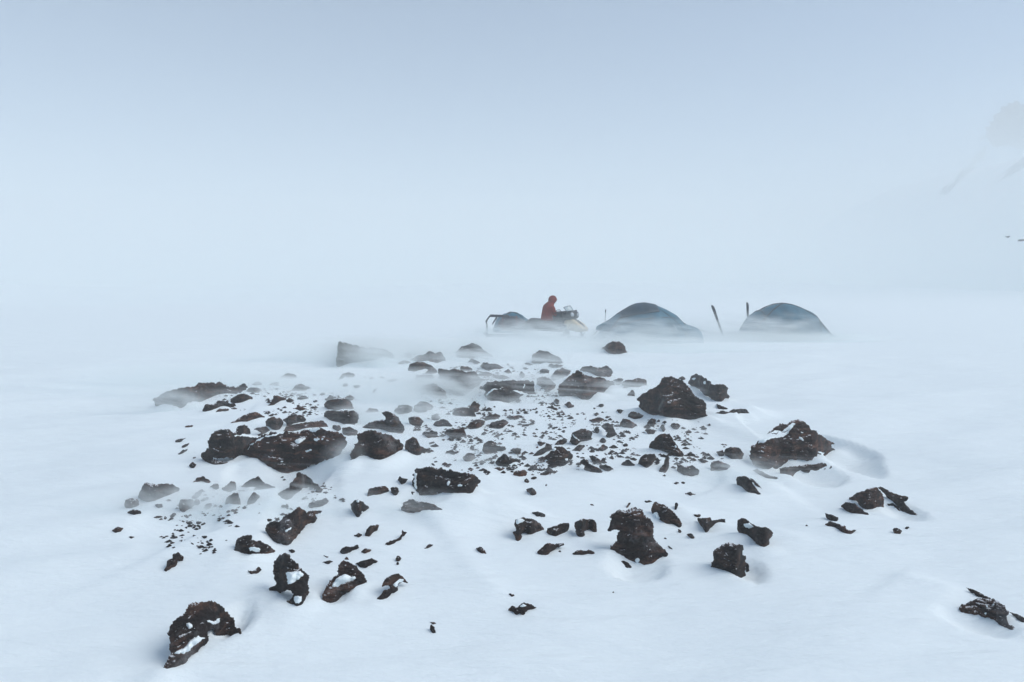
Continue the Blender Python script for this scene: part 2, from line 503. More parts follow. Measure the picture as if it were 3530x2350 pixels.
# --- anchors: the boulders one can tell apart at once
R('A','75 600 130 545 280 500 400 490 500 455 590 437 690 440 760 475 840 480 890 460 925 480 915 505 880 515 800 545 740 545 640 570 560 600 420 635 330 680 240 690 150 660 95 635','the long low boulder','long low dark boulder at the far left, its end fading into blown snow',fat=.8)
R('A','525 1080 560 1045 590 1035 572 970 620 890 680 855 740 860 800 890 830 835 900 827 945 880 930 900 870 905 990 935 1000 950 940 1010 895 1045 900 1110 820 1115 700 1110 600 1120 640 1140 760 1160 800 1180 740 1200 620 1185 540 1150 525 1125','the split-footed boulder','dark boulder with a forked foot tucked behind the left end of the largest boulder',snow=['765 918 870 902 960 905 1010 945 930 932 830 925'])
R('H','555 490 590 430 640 380 700 330 760 300 840 278 900 290 960 265 1090 260 1200 240 1340 230 1480 235 1560 280 1600 320 1595 380 1560 440 1540 520 1480 530 1400 560 1350 570 1280 580 1240 600 1180 625 1080 660 980 685 920 692 860 660 800 640 740 630 640 590 640 550 590 520','the largest boulder','largest boulder, a broad layered dark brown slab dotted with lodged snow, overhanging a smoky hollow',snow=['585 445 640 382 690 340 760 300 900 268 965 258 962 276 880 300 780 328 700 364 645 412 605 448','1000 268 1100 256 1200 240 1340 228 1345 238 1200 258 1100 272 1010 282','1080 350 1160 320 1200 325 1160 355 1110 380','1170 445 1230 435 1255 448 1200 460','930 550 960 545 970 560 940 568','1430 498 1480 485 1490 498 1450 510','1270 330 1350 328 1380 335 1290 345'],fat=.9)
R('A','1870 1050 1880 990 1920 970 1920 900 1990 880 2080 870 2180 910 2280 970 2325 1010 2310 1080 2280 1110 2230 1120 2190 1165 2110 1170 2060 1150 1980 1120 1930 1130 1860 1190 1850 1150','the boulder beside the largest one','rounded dark boulder across the smoky gap from the right end of the largest boulder')
R('A','1755 80 1790 78 1850 100 1930 120 2020 130 2100 140 2160 135 2220 160 2250 210 2250 245 2180 255 2050 240 1900 260 1860 285 1740 300 1720 250 1735 180','the pale veiled boulder','pale olive grey boulder veiled by drifting snow at the back left of the rocks',mat='OLIVE')
R('A','1610 730 1640 690 1740 695 1800 690 1880 690 1925 730 1915 800 1860 840 1740 820 1660 800','the lower stacked boulder','lower of two stacked dark boulders above the right end of the largest boulder')
R('A','1615 660 1630 610 1680 590 1760 583 1830 590 1865 625 1880 680 1800 700 1740 700 1650 692','the upper stacked boulder','upper of two stacked dark boulders, with a rim of snow on its left')
R('D','265 235 290 170 320 140 400 145 460 135 520 150 555 180 530 205 470 235 420 265 350 280 290 260','the far left grey rock','grey brown flat-topped rock near the left side, blurred by snow at its right tip')
R('D','1180 480 1195 430 1230 410 1280 415 1330 365 1420 308 1470 335 1500 400 1460 460 1400 520 1345 585 1290 570 1240 560 1210 520','the slanting boulder','dark boulder slanting up to the right, with a short white snow crack across it',snow=['1325 480 1350 462 1372 458 1355 476 1335 488'])
R('D','1205 950 1215 910 1255 860 1240 760 1250 690 1290 645 1330 645 1380 690 1440 750 1490 800 1480 860 1497 910 1475 960 1475 1010 1420 1050 1380 1030 1300 1025 1310 990 1370 960 1390 930 1330 910 1290 925 1240 950','the tall rock with a snow pocket','tall upright dark rock holding a white triangular snow pocket in its middle',snow=['1340 780 1430 776 1452 795 1400 850 1345 872 1333 820','1392 955 1450 945 1440 990 1400 1000'])
R('D','1590 960 1600 920 1640 860 1700 790 1705 740 1745 695 1800 715 1860 760 1910 840 1885 880 1820 890 1770 930 1730 970 1680 1000 1610 1000','the rock with a snow saddle','dark leaning rock with a long saddle of snow lying across its face',snow=['1660 880 1690 820 1760 795 1800 820 1830 800 1842 822 1760 850 1700 890'])
R('D','1970 975 2000 955 2040 905 2080 895 2070 875 2010 885 2040 830 2090 800 2140 790 2180 820 2210 855 2170 850 2140 870 2140 915 2090 925 2060 970 2000 980','the hooked rock','small hooked dark rock, rightmost of the three upright rocks in the lower left snow',snow=['2100 870 2140 830 2180 830 2150 865 2120 890'])
R('D','445 1530 450 1470 500 1360 500 1300 483 1240 490 1190 530 1140 590 1090 640 1020 700 1005 780 990 830 1005 880 1050 950 1110 970 1170 1000 1215 990 1240 930 1240 890 1215 860 1245 820 1210 800 1175 770 1210 780 1250 760 1290 680 1340 620 1390 600 1440 510 1480 480 1520','the nearest arched rock','nearest rock, a brown grey arch with a snow band across it at the bottom left',snow=['515 1372 600 1330 640 1260 690 1235 752 1255 710 1285 660 1322 620 1352','750 1130 810 1125 850 1100 858 1125 800 1152','615 1160 635 1140 650 1165 632 1185'],fat=.8)
R('E','463 80 480 40 530 18 600 17 680 30 760 55 860 60 915 75 943 125 930 160 895 185 905 255 880 250 855 210 800 215 740 210 690 235 600 245 510 225 490 180 470 140','the flat-topped black boulder','flat-topped black boulder with a snow-crusted left edge, alone in the middle of the slope',snow=['475 70 495 65 500 120 488 180 472 130','720 130 735 118 730 140 712 150','790 150 830 148 820 160 795 163'])
R('E','1880 480 1885 380 1920 345 1980 340 2030 330 2065 310 2110 340 2170 380 2195 430 2200 500 2235 570 2300 640 2295 665 2240 690 2220 720 2150 755 2110 750 2060 710 1990 700 1920 670 1900 620 1925 560 1960 480 1920 470 1895 488','the beaked boulder','black boulder with a beak-like overhang on its left, standing in a scoured snow hollow',snow=['2080 685 2100 680 2095 705 2075 700','2015 700 2060 708 2090 740 2060 722'],fat=.8)
R('F','375 240 395 200 440 215 490 245 520 280 540 320 528 345 500 318 460 325 420 300 390 275','the snow-flecked shoulder rock','snow-flecked dark rock rising just behind the right shoulder of the beaked boulder',snow=['385 265 410 255 425 290 400 285'])
R('F','835 350 840 300 870 290 895 310 930 330 960 335 1000 335 1022 370 1005 400 1000 450 980 460 940 440 930 405 880 385 840 380','the notched rock','dark notched rock with a snow-filled dip in its top, upslope of the squat brown rock',snow=['868 318 900 312 925 330 905 345 880 338'])
R('F','697 545 710 500 705 460 750 430 800 418 862 430 855 470 878 500 870 560 875 600 850 605 790 580 740 570','the squat brown rock','squat reddish brown rock with a smooth scoured hollow on its right')
R('F','1430 180 1470 150 1540 130 1580 125 1605 165 1615 205 1610 240 1530 243 1480 220 1470 200','the fin-shaped rock','dark fin-shaped rock with a rounded back, centre of a three-part outcrop at the right',fat=.8)
R('G','570 790 610 720 700 690 780 640 900 590 1000 590 1150 605 1260 660 1370 740 1440 830 1410 900 1430 980 1460 1060 1560 1110 1560 1210 1440 1220 1250 1120 1240 1020 1100 960 900 930 720 910 590 850','the lone lower right rock','lone black rock speckled with snow at the lower right edge, in an oval hollow',snow=['1145 690 1175 672 1200 695 1175 715','1000 845 1050 840 1060 880 1020 880','810 740 850 735 840 755 815 755','1310 970 1335 960 1340 985 1315 990','1040 720 1062 720 1068 770 1050 760'])
R('C','112 280 150 230 180 200 270 155 300 115 350 110 430 130 470 190 500 230 560 270 610 310 600 340 622 390 540 440 420 450 300 430 200 400 130 360','the dome-shaped boulder','large brown dome-shaped boulder on the right of the rock field, below the near tent')
R('C','470 145 500 95 530 82 610 120 660 160 730 155 775 185 760 220 780 250 730 295 690 290 640 260 590 230 560 190 500 170','the boulder behind the dome','brown ragged boulder with snow patches just behind the right shoulder of the dome-shaped boulder',snow=['500 125 520 100 545 120 515 135','580 140 605 135 608 158 590 158'])
R('C','1050 525 1110 480 1150 440 1200 445 1260 430 1290 425 1340 440 1370 460 1380 490 1450 535 1560 600 1530 610 1562 650 1500 700 1460 730 1380 745 1280 750 1150 770 1050 780 950 750 930 700 940 640 1000 580 1080 560 1150 560 1200 530 1215 500','the pointed boulder','large pointed dark boulder at the right with snow drifted up its left side',snow=['1055 530 1110 505 1160 495 1235 448 1268 452 1215 520 1180 552 1090 565 1000 600 960 610','1290 550 1330 565 1332 582 1298 575','1440 668 1500 650 1490 672 1455 692','1295 505 1340 520 1310 520'])
R('C','190 620 215 580 270 520 340 525 360 570 400 620 445 680 430 700 340 680 270 665 210 650','the tent-shaped rock','dark tent-shaped rock below the dome-shaped boulder, snow smoking round its foot',snow=['370 615 390 612 395 630 375 628'])
R('B','425 400 430 320 500 335 590 322 640 335 740 345 780 390 800 440 770 490 700 540 620 570 540 550 480 480','the wedge boulder','dark wedge-shaped boulder with its foot lost in snow smoke, back centre of the rocks')
R('B','785 490 850 450 920 430 1050 425 1130 420 1280 425 1285 500 1315 560 1270 570 1190 570 1130 590 1050 620 950 640 860 640 840 560 850 520','the snow-veined boulder','black broken boulder with veins of snow, centre of the back row of rocks',snow=['842 555 880 520 905 492 1000 490 1000 505 920 505 890 530 860 552','1085 512 1120 505 1180 525 1240 560 1215 560 1130 535','1195 425 1205 425 1200 500 1190 490'])
R('B','1490 490 1540 430 1620 370 1690 335 1740 360 1800 390 1870 395 1960 420 2000 455 1930 480 1970 510 1900 540 1840 560 1820 600 1760 605 1680 590 1640 550 1610 590 1560 595 1510 550','the pyramid boulder','broad dark pyramid-shaped boulder with a ragged foot at the back of the rock field',snow=['1465 440 1530 415 1590 380 1560 420 1500 445','1670 510 1682 510 1680 535 1670 535'])
R('B','1690 330 1720 300 1800 290 1860 305 1950 290 1995 345 1970 385 1880 390 1800 375 1740 355','the hump-backed rock','grey brown hump-backed rock peeping out behind the pyramid boulder')
R('B','1260 260 1270 190 1330 150 1410 155 1460 195 1510 205 1540 250 1550 280 1450 275 1350 270','the skyline boulder','dark blocky boulder on the crest, straight below the red-jacketed person')
R('B','575 160 640 110 730 85 790 105 840 155 900 200 940 225 850 215 700 240 600 240','the veiled dome','grey domed boulder veiled by blowing snow on the crest, below the cargo sled')
R('B','1880 140 1930 95 1990 70 2040 68 2085 95 2110 140 2130 175 2040 180 1950 175','the rock before the tent','isolated dark rounded rock standing in drift right before the near tent')
R('B','120 1060 130 970 190 920 230 950 260 1010 340 1050 290 1080 240 1100 160 1095','the shark-fin rock','dark shark-fin rock right of the boulder beside the largest one')
R('B','1365 1120 1420 1070 1480 1015 1540 1020 1610 1060 1640 1110 1600 1140 1590 1180 1500 1205 1430 1190 1390 1150','the rounded midfield rock','rounded snow-flecked dark rock in the middle of the small stones',snow=['1450 1035 1490 1030 1475 1060 1450 1060','1560 1130 1590 1125 1580 1150'])
R('B','1605 980 1625 900 1680 870 1740 855 1800 880 1800 960 1760 975 1700 970 1660 1005','the cracked midfield rock','dark rock with a diagonal snow crack, up and right of the rounded midfield rock',snow=['1628 905 1650 930 1700 965 1690 970 1640 935'])
R('B','475 900 490 870 540 860 600 860 645 840 660 880 670 930 610 950 540 970 510 920','the grey block','grey blocky rock right of the shark-fin rock, snow blowing across its foot')
R('E','1185 490 1215 480 1200 430 1210 400 1260 385 1340 400 1385 430 1410 465 1390 495 1340 505 1310 530 1275 490 1245 500 1260 545 1210 555 1205 520','the left of the three trio rocks','dark rock wrapped by snow on its left, leftmost of a row of three',snow=['1215 400 1255 388 1280 405 1240 425 1210 430'])
R('E','1430 490 1435 460 1490 440 1560 425 1590 430 1595 460 1550 510 1500 525 1450 515',None,'smooth oval dark rock, middle of a row of three in the open snow')
R('E','1635 450 1640 415 1690 397 1760 397 1790 430 1790 490 1770 505 1740 470 1700 480 1710 510 1690 550 1650 525 1640 480','the tooth-shaped rock','dark two-legged tooth-shaped rock, rightmost of a row of three in the open snow')
R('E','1150 1050 1185 1020 1215 1030 1265 997 1320 1010 1358 1035 1300 1045 1275 1060 1270 1095 1240 1075 1215 1090 1190 1060','the bat-shaped rock','small bat-shaped dark rock alone in the lower middle snow',snow=['1225 1030 1265 1010 1290 1020 1260 1035'])
R('D','1350 160 1390 110 1420 60 1480 80 1520 130 1560 150 1590 180 1560 215 1540 240 1530 215 1545 185 1490 160 1470 200 1420 215 1360 260 1330 275 1290 240 1265 220 1310 180','the rock under the overhang','dark ragged rock running down from under the right end of the largest boulder')
R('D','960 590 970 550 1010 515 1080 512 1075 545 1140 545 1200 585 1255 625 1230 645 1150 650 1050 655 950 630','the horned rock','dark horned rock with a snow-filled hollow, left below the slanting boulder',snow=['1058 600 1100 588 1155 612 1130 636 1070 628'])
R('D','1795 290 1820 260 1850 248 1890 270 1925 310 1905 345 1870 360 1860 395 1830 385 1825 355 1800 320','the heart-shaped rock','dark heart-shaped rock by itself, left below the flat-topped black boulder',snow=['1840 260 1858 258 1855 275 1842 275','1870 340 1890 335 1880 355'])
# --- the lesser rocks
S = lambda c, t, **k: R(c, t, **k)
for c, t in (x.split(':') for x in '''A:900 520 950 490 1030 490 1055 510 1010 535 940 530
A:965 455 1000 430 1055 445 1045 470 990 470
A:780 580 830 555 890 545 960 570 975 590 930 610 870 625 800 630 770 610
A:515 690 540 640 620 640 660 600 720 600 760 625 810 630 820 650 770 665 700 665 650 670 610 705 560 715
A:625 715 670 680 745 675 750 690 690 695
A:1105 655 1150 610 1160 560 1200 570 1270 585 1265 605 1200 625 1150 650
A:1268 600 1300 582 1345 595 1330 615 1280 622
A:1370 580 1415 558 1480 580 1450 597 1390 597
A:1310 510 1350 470 1405 450 1450 470 1490 495 1440 515 1330 525
A:1115 460 1150 440 1205 445 1200 470 1130 472
A:1190 410 1230 380 1290 353 1365 370 1360 400 1240 415
A:1150 495 1185 485 1215 495 1190 508
A:765 805 830 770 900 735 990 705 1030 725 1080 755 1030 765 960 790 880 800 790 820
A:1085 790 1110 760 1170 750 1225 760 1250 800 1235 850 1190 880 1140 870 1090 840
A:985 865 1030 840 1085 835 1125 865 1080 895 1030 930 1005 925 1050 890 1000 870
A:1240 775 1290 742 1340 730 1410 735 1450 775 1430 795 1380 800 1330 825 1270 860 1280 800
A:1240 885 1280 835 1370 815 1450 795 1600 785 1650 830 1640 855 1540 860 1420 870 1330 880
A:1690 830 1750 825 1770 860 1740 880 1690 860
A:1775 850 1850 840 1920 880 1900 920 1820 920 1780 900
A:1955 835 2040 790 2130 780 2175 770 2130 710 2180 695 2240 720 2290 770 2335 840 2320 895 2250 910 2130 875 2000 855
A:1985 700 2030 670 2090 680 2110 700 2050 715 1990 720
A:1770 470 1800 448 1830 465 1800 478
A:1745 425 1770 370 1830 348 1890 370 1880 390 1800 385 1770 420
A:1570 540 1600 528 1625 545 1590 552
A:1330 672 1400 660 1460 675 1430 686 1370 684
A:2040 535 2060 495 2095 485 2085 515 2060 540
A:2140 455 2190 420 2260 405 2270 420 2190 455
A:1620 595 1660 560 1700 570 1690 595
A:1800 575 1850 550 1890 575 1860 600 1820 595
A:1515 610 1545 595 1560 612 1530 620
A:395 1190 425 1162 455 1180 440 1212 410 1210
A:270 968 320 945 372 938 330 962 280 975
A:360 838 395 830 430 830 395 838
A:330 1020 350 1008 380 990 400 985 385 1005 350 1022
A:300 1085 340 1050 390 1035 370 1060 325 1085
A:438 1068 450 1055 456 1070 446 1076
A:430 1115 455 1105 462 1118 440 1124
D:165 290 175 260 220 245 265 255 270 290 240 310 180 315
D:185 345 230 325 280 340 285 355 240 360
D:385 300 400 280 440 285 445 310 410 320
D:555 300 570 255 620 250 660 250 665 290 640 320 590 355 565 340
D:660 290 680 250 710 260 705 285 675 298
D:655 240 680 200 720 180 740 190 715 215 690 240
D:710 270 740 240 775 235 770 255 730 268
D:740 315 750 285 790 280 795 300 760 325
D:800 300 815 285 835 300 820 312
D:840 305 860 290 875 305 858 318
D:785 165 820 135 848 150 845 175 810 182
D:865 170 900 150 930 118 960 130 975 165 975 190 930 205 885 195
D:890 290 900 250 950 200 985 205 1000 250 1000 290 940 295
D:1050 290 1060 240 1100 200 1140 230 1100 280
D:1010 160 1090 100 1130 85 1180 140 1260 170 1240 210 1170 240 1110 240 1080 200 1120 160
D:660 130 690 100 730 85 760 110 785 128 720 125
D:1490 300 1520 265 1580 260 1620 245 1635 265 1600 300 1540 310 1500 320
D:1480 350 1520 330 1590 335 1580 350 1540 360 1555 390 1540 420 1480 430
D:970 315 995 302 1000 312 985 322
D:1010 315 1030 298 1050 310 1035 325
D:450 755 470 735 480 690 510 680 515 645 550 632 590 665 585 695 545 690 540 735 490 755 465 775
D:1055 765 1095 765 1130 735 1155 755 1130 785 1080 795
D:1720 630 1740 605 1810 595 1845 580 1855 600 1820 620 1780 640 1730 645
D:1865 630 1900 605 1945 620 1900 640
D:1830 720 1880 695 1950 675 1990 700 1930 730 1900 750 1850 740
D:1820 515 1850 495 1880 510 1850 525
D:1900 515 1910 470 1940 440 2000 437 1990 465 1960 490 1930 520
D:2045 575 2080 555 2130 540 2165 500 2165 475 2205 495 2180 510 2150 550 2100 570 2070 585
D:1920 230 1925 180 1980 160 2050 165 2070 190 2040 205 1990 215 1950 220
D:2085 195 2090 172 2130 165 2145 200 2130 230 2105 225
D:2135 105 2150 85 2170 105 2210 105 2190 140 2165 150 2150 130
D:1595 710 1630 695 1670 700 1640 718
D:1600 655 1640 665 1625 672
D:1750 685 1765 668 1785 685 1768 692
D:720 520 760 515 765 525 740 535
D:715 430 745 415 752 425 725 437
D:1350 620 1375 612 1395 625 1375 642
D:75 470 110 450 160 460 140 490 100 490
D:490 380 520 350 540 360 520 390
D:445 390 460 375 470 385 462 405
D:190 520 215 518 240 522 215 535
E:385 320 400 280 440 255 500 265 580 280 640 300 680 325 620 335 520 345 430 360 400 345
E:440 220 455 195 490 200 495 230 455 240
E:1190 70 1210 50 1260 38 1295 55 1280 80 1230 85
E:1290 40 1330 5 1365 10 1360 40 1310 52
E:1955 690 2010 705 2070 760 2050 790 1990 760
E:2130 755 2180 735 2250 735 2235 755 2170 760
E:1360 635 1400 600 1430 570 1490 575 1545 565 1555 580 1510 600 1470 620 1440 655 1390 650
E:1510 630 1525 618 1535 632 1520 637
E:1615 645 1650 615 1700 625 1750 618 1775 640 1770 660 1740 645 1690 655 1650 650
E:1325 350 1370 343 1420 365 1415 380 1360 375
E:1280 180 1320 163 1350 190 1355 215 1325 222 1300 200
E:1270 120 1290 105 1305 125 1290 132
E:1315 98 1340 90 1362 98 1340 108
E:1420 152 1428 143 1436 152 1428 158
E:545 610 580 580 615 580 590 600
E:920 605 960 590 985 620 1000 645 960 640 935 625
E:345 680 360 660 382 675 375 698 350 695
E:347 712 360 705 363 722 350 725
E:1157 935 1175 935 1200 945 1175 950
E:583 1130 635 1145 615 1155
E:585 1180 600 1155 620 1175 628 1210 612 1215 590 1195
E:1903 922 1910 914 1920 920 1914 935
E:1740 290 1760 285 1775 300 1760 302
F:340 195 370 188 385 198 350 205
F:240 225 260 200 272 206 250 232
F:500 240 508 205 516 210 508 245
F:520 345 532 352 535 368 525 362
F:600 268 640 268 635 280 610 278
F:625 285 690 282 700 300 740 290 770 290 770 312 725 315 690 340 665 372 655 340 635 320
F:880 520 893 525 900 570 880 580
F:1385 225 1410 200 1460 210 1500 240 1530 270 1470 268 1420 250
F:1580 125 1600 120 1640 145 1690 160 1740 175 1738 190 1715 200 1750 240 1800 275 1750 268 1690 255 1680 225 1650 195 1620 160
F:1625 210 1660 208 1690 230 1712 255 1690 260 1672 238
F:1300 262 1330 268 1370 285 1365 300 1330 298 1310 285
F:1298 320 1330 303 1380 320 1410 330 1410 350 1440 350 1470 345 1450 365 1440 382 1405 370 1360 345 1320 335
F:1658 345 1680 335 1710 350 1700 375 1665 368
F:1722 338 1735 328 1750 335 1735 345
F:828 85 840 67 880 65 900 80 925 115 955 160 940 168 880 158 870 135 835 110
F:895 70 920 80 968 132 930 112
F:555 152 585 148 618 158 585 165
F:497 98 515 92 527 100 510 108
F:537 95 555 93 560 100 545 104
F:560 372 590 368 608 390 590 398
F:1195 322 1203 320 1214 332 1206 330
F:463 430 480 438 497 458 480 450
F:445 388 456 390 460 400 452 398
G:680 400 800 420 900 470 980 530 1070 560 1140 610 980 580 880 545 800 490
G:1460 835 1550 850 1640 880 1725 960 1725 1030 1620 970 1520 890
C:665 305 700 310 768 340 740 348 690 330
C:670 380 720 355 770 365 810 345 900 340 945 390 870 380 780 370 700 385
C:750 640 790 620 850 625 890 670 880 720 800 720 750 690
C:680 660 730 645 745 690 700 700
C:1150 775 1350 752 1460 735 1540 770 1530 810 1450 840 1200 850 1150 830
C:950 800 980 790 1050 820 1140 855 1130 875 1040 850
C:640 800 650 740 700 720 790 760 770 800
C:105 740 130 690 160 675 230 672 243 710 215 750 170 782 120 765
C:255 800 300 740 305 705 330 710 338 760 310 810
C:390 745 460 765 510 755 555 800 550 830 500 848 440 830 400 800
C:0 740 30 712 85 755 70 768
C:20 240 65 205 82 250
C:0 190 10 130 60 125 110 115 165 130 172 165 110 195 60 190
C:545 710 580 705 635 730 590 745
C:410 118 435 105 460 118 435 130
C:30 395 60 365 120 370 165 400 130 420 60 415
C:170 440 210 410 240 440 220 475 190 470
C:330 480 360 450 400 450 425 480 390 500
C:160 490 190 480 240 500 220 530 180 525
C:265 470 290 455 305 490 290 520
C:425 605 445 590 463 605 445 615
C:465 670 490 662 530 685 490 688
B:170 240 230 200 300 190 350 155 390 180 430 160 470 195 490 240 430 270 330 260 240 265
B:75 215 130 175 200 155 280 175 220 200 160 230
B:140 340 170 270 220 255 300 260 360 290 410 325 350 340 300 330 220 350
B:215 420 225 380 290 370 370 370 390 400 350 430 260 440
B:300 360 340 325 400 325 410 345 370 365
B:615 335 620 290 680 295 725 320 700 345
B:800 290 830 260 880 270 960 280 1010 310 960 330 870 330 810 310
B:690 260 720 225 800 260 760 275
B:50 270 100 245 150 245 170 260 90 275
B:780 370 850 350 910 365 880 385 800 385
B:800 400 890 410 850 430 800 440
B:910 380 960 372 1030 375 1070 400 1000 412 920 405
B:1305 450 1310 400 1360 380 1420 400 1480 460 1470 500 1400 520 1340 490
B:1410 300 1420 275 1530 280 1560 300 1500 320 1460 315
B:1430 390 1470 330 1540 305 1620 330 1600 370 1540 410 1460 430
B:1330 340 1360 315 1420 325 1420 360 1360 370
B:1010 340 1050 320 1090 350 1060 365
B:1150 370 1170 340 1195 370 1185 395
B:1195 270 1220 258 1280 275 1250 288
B:1995 420 2040 405 2085 410 2060 460 2010 465
B:2070 440 2130 415 2200 425 2240 405 2290 430 2295 470 2220 500 2150 490 2090 470
B:200 690 210 650 260 610 340 630 380 650 370 700 280 715 220 710
B:20 700 60 650 150 640 190 665 170 720 60 740
B:540 710 600 665 680 655 740 700 760 745 650 760 560 750
B:690 680 740 610 790 640 785 710 720 715
B:355 770 360 735 400 728 435 750 430 775 390 785
B:380 820 400 785 450 770 500 780 550 830 490 845 420 840
B:280 910 300 880 360 870 415 890 400 930 320 940
B:670 840 720 790 770 770 845 790 830 830 770 865 690 862
B:830 770 870 735 940 718 980 745 930 780 850 785
B:875 850 885 800 940 790 1000 770 1060 800 1030 830 1020 860 940 860
B:1170 840 1190 810 1240 815 1270 790 1283 810 1240 830
B:1035 755 1080 740 1140 735 1175 745 1110 780 1060 775
B:815 1050 830 980 870 965 920 975 960 1010 1020 1020 1030 1040 960 1055 900 1080 835 1090
B:1070 1050 1100 1030 1165 1035 1160 1085 1110 1085
B:935 1160 970 1110 1020 1075 1060 1120 1130 1130 1080 1190 1020 1200 950 1190
B:920 1215 970 1195 1020 1215 980 1235
B:645 1120 690 1075 750 1085 760 1130 700 1160 655 1150
B:1165 1125 1190 1105 1215 1125 1190 1140
B:1265 1110 1300 1065 1380 1020 1390 985 1440 1000 1450 1040 1390 1080 1330 1100 1290 1120
B:1310 975 1350 970 1390 985 1350 1010 1320 995
B:1465 1000 1500 960 1560 940 1575 970 1540 1005
B:1645 1040 1680 1005 1740 1005 1720 1040 1680 1060
B:1890 840 1940 805 1990 830 2010 870 2045 920 2000 935 1930 935 1950 880
B:2060 830 2080 770 2150 780 2220 830 2170 865 2110 850
B:1690 1160 1730 1120 1790 1180 1850 1205 1905 1240 1890 1265 1800 1260 1720 1230 1740 1190
B:1775 1100 1820 1095 1900 1150 1890 1170 1810 1160
B:1870 1190 1930 1168 2000 1220 1950 1235 1890 1215
B:1840 1050 1910 995 1950 1030 1890 1060
B:1955 1025 2000 1008 2040 1025 1990 1040
B:1775 1055 1830 1045 1830 1070 1790 1065
B:2070 1180 2125 1130 2190 1180 2190 1200 2130 1185
B:1780 780 1850 750 1920 770 1880 790 1810 805
B:1815 720 1850 710 1880 730 1840 742
B:2030 690 2060 678 2100 690 2060 720
B:1840 655 1880 630 1910 640 1890 660
B:1555 640 1600 620 1645 655 1600 668
B:1450 680 1480 665 1505 685 1470 692
B:1460 610 1480 588 1510 610 1495 632
B:1825 870 1850 840 1875 870 1850 895
B:480 1075 540 1050 620 1060 560 1090
B:880 1165 905 1145 935 1165 910 1180
B:355 1165 375 1172 390 1180 385 1195
B:380 1150 400 1137 420 1150 400 1160
B:460 1178 480 1158 500 1175 480 1190
B:150 760 230 740 290 790 260 840 170 830
B:220 500 300 460 400 450 480 520 500 590 400 600 300 560
B:1870 970 1900 945 1930 965 1900 985
B:2080 1000 2110 985 2130 1005 2100 1020
B:2090 880 2115 868 2135 885 2110 902
B:1415 885 1435 876 1455 888 1435 895
B:1495 920 1515 910 1540 922 1515 932'''.split('\n')):
    S(c, t)

# ----------------------------------------------------------------- build the rocks and say which one each is
def csize(p): return math.sqrt(abs(poly_area(p))) * .29
for k, d in enumerate(ROCKDATA):
    d['c'] = d['poly'].mean(0); d['s'] = csize(d['poly'])
    a = d['poly'].max(0) - d['poly'].min(0); d['asp'] = a[0] / max(a[1], 1)
anchors = [d for d in ROCKDATA if d['short']]

def where(d):
    best = None
    for a in anchors:
        if a is d: continue
        e = d['c'] - a['c']; dist = math.hypot(*e) - a['s'] / .29 * .5
        if best is None or dist < best[0]: best = (dist, a, e)
    dist, a, e = best
    w = ['to the right of', 'right below', 'below', 'left below', 'to the left of', 'left above', 'above', 'right above'][int(((math.degrees(math.atan2(e[1], e[0])) + 22.5) % 360) // 45)]
    return w, a['short'], dist
ORD = ['', 'second closest ', 'third closest ', 'fourth closest ', 'fifth closest ', 'sixth closest ', 'seventh closest ', 'eighth closest ', 'ninth closest ', 'tenth closest ']
slots = {}
for d in ROCKDATA:
    d['kind'] = 'boulder' if d['s'] > 19 else 'rock' if d['s'] > 6.5 else 'stone'
    if d['label']: continue
    w, sh, dist = where(d); slots.setdefault((w, sh, d['kind']), []).append((dist, id(d), d))
for (w, sh, kind), L in slots.items():
    L.sort(key=lambda t: t[0])
    for i, (_, _, d) in enumerate(L):
        form = 'flat' if d['asp'] > 2.1 else 'upright' if d['asp'] < .85 else 'blunt'
        if len(L) == 1: d['label'] = f'{form} dark {kind}, the only {kind} just {w} {sh}'
        elif i == 0: d['label'] = f'{form} dark {kind}, closest {kind} {w} {sh}'
        else: d['label'] = f'{form} dark {kind}, {ORD[min(i, 9)]}{w} {sh}'
GROUPS = {'boulder': 'snow-crusted lava boulders', 'rock': 'lava rocks sunk in the snow', 'stone': 'small lava stones on the snow'}
for k, d in enumerate(ROCKDATA):
    kw = dict(d['kw']); mt = kw.pop('mat', None)
    mat = OLIVE if mt else ROCKS[(k * 7 + 3) % 4]
    o = make_rock(d['kind'], d['poly'], mat, 100 + k, d['snow'], **kw)
    tag(o, d['label'], d['kind'], GROUPS[d['kind']])

# stones too small to trace, in the patches where the photo shows them
def blob(cx, cy, w, h, seed):
    r = np.random.default_rng(seed); n = 9
    t = np.linspace(0, 2 * math.pi, n, endpoint=False) + r.uniform(-.2, .2, n)
    q = r.uniform(.65, 1.1, n)
    return np.stack([cx + w / 2 * q * np.cos(t), cy + h / 2 * q * np.sin(t)], 1)
def scatter(c, cx, cy, rx, ry, n, lo, hi, label, group, seed, slant=0.0):
    r = np.random.default_rng(seed); s = CROP[c][2]
    for i in range(n):
        a = r.uniform(0, 2 * math.pi); q = math.sqrt(r.uniform(0, 1))
        x = cx + rx * q * math.cos(a); y = cy + ry * q * math.sin(a) + slant * (rx * q * math.cos(a))
        px, py = cpt(c, x, y); sz = (lo + (hi - lo) * r.uniform(0, 1) ** 2) / s
        o = make_rock('pebble', blob(px, py, sz * r.uniform(1, 1.7), sz * r.uniform(.6, 1), seed * 100 + i), ROCKS[i % 4], seed * 1000 + i)
        o.location.z -= .25 * sz / F * o.location.y
        tag(o, label, 'pebble', group)
scatter('D', 640, 410, 75, 75, 26, 12, 34, 'dark pebble in the loose gravel patch left of the long snow bank', 'pebbles of the upper gravel patch', 1)
scatter('D', 700, 560, 110, 55, 22, 10, 30, 'dark pebble in the gravel curving down the left end of the snow bank', 'pebbles of the lower gravel trail', 2, .45)
scatter('B', 1850, 1000, 230, 170, 12, 14, 34, 'dark pebble strewn among the stones right of the cracked midfield rock', 'pebbles around the midfield rocks', 3)
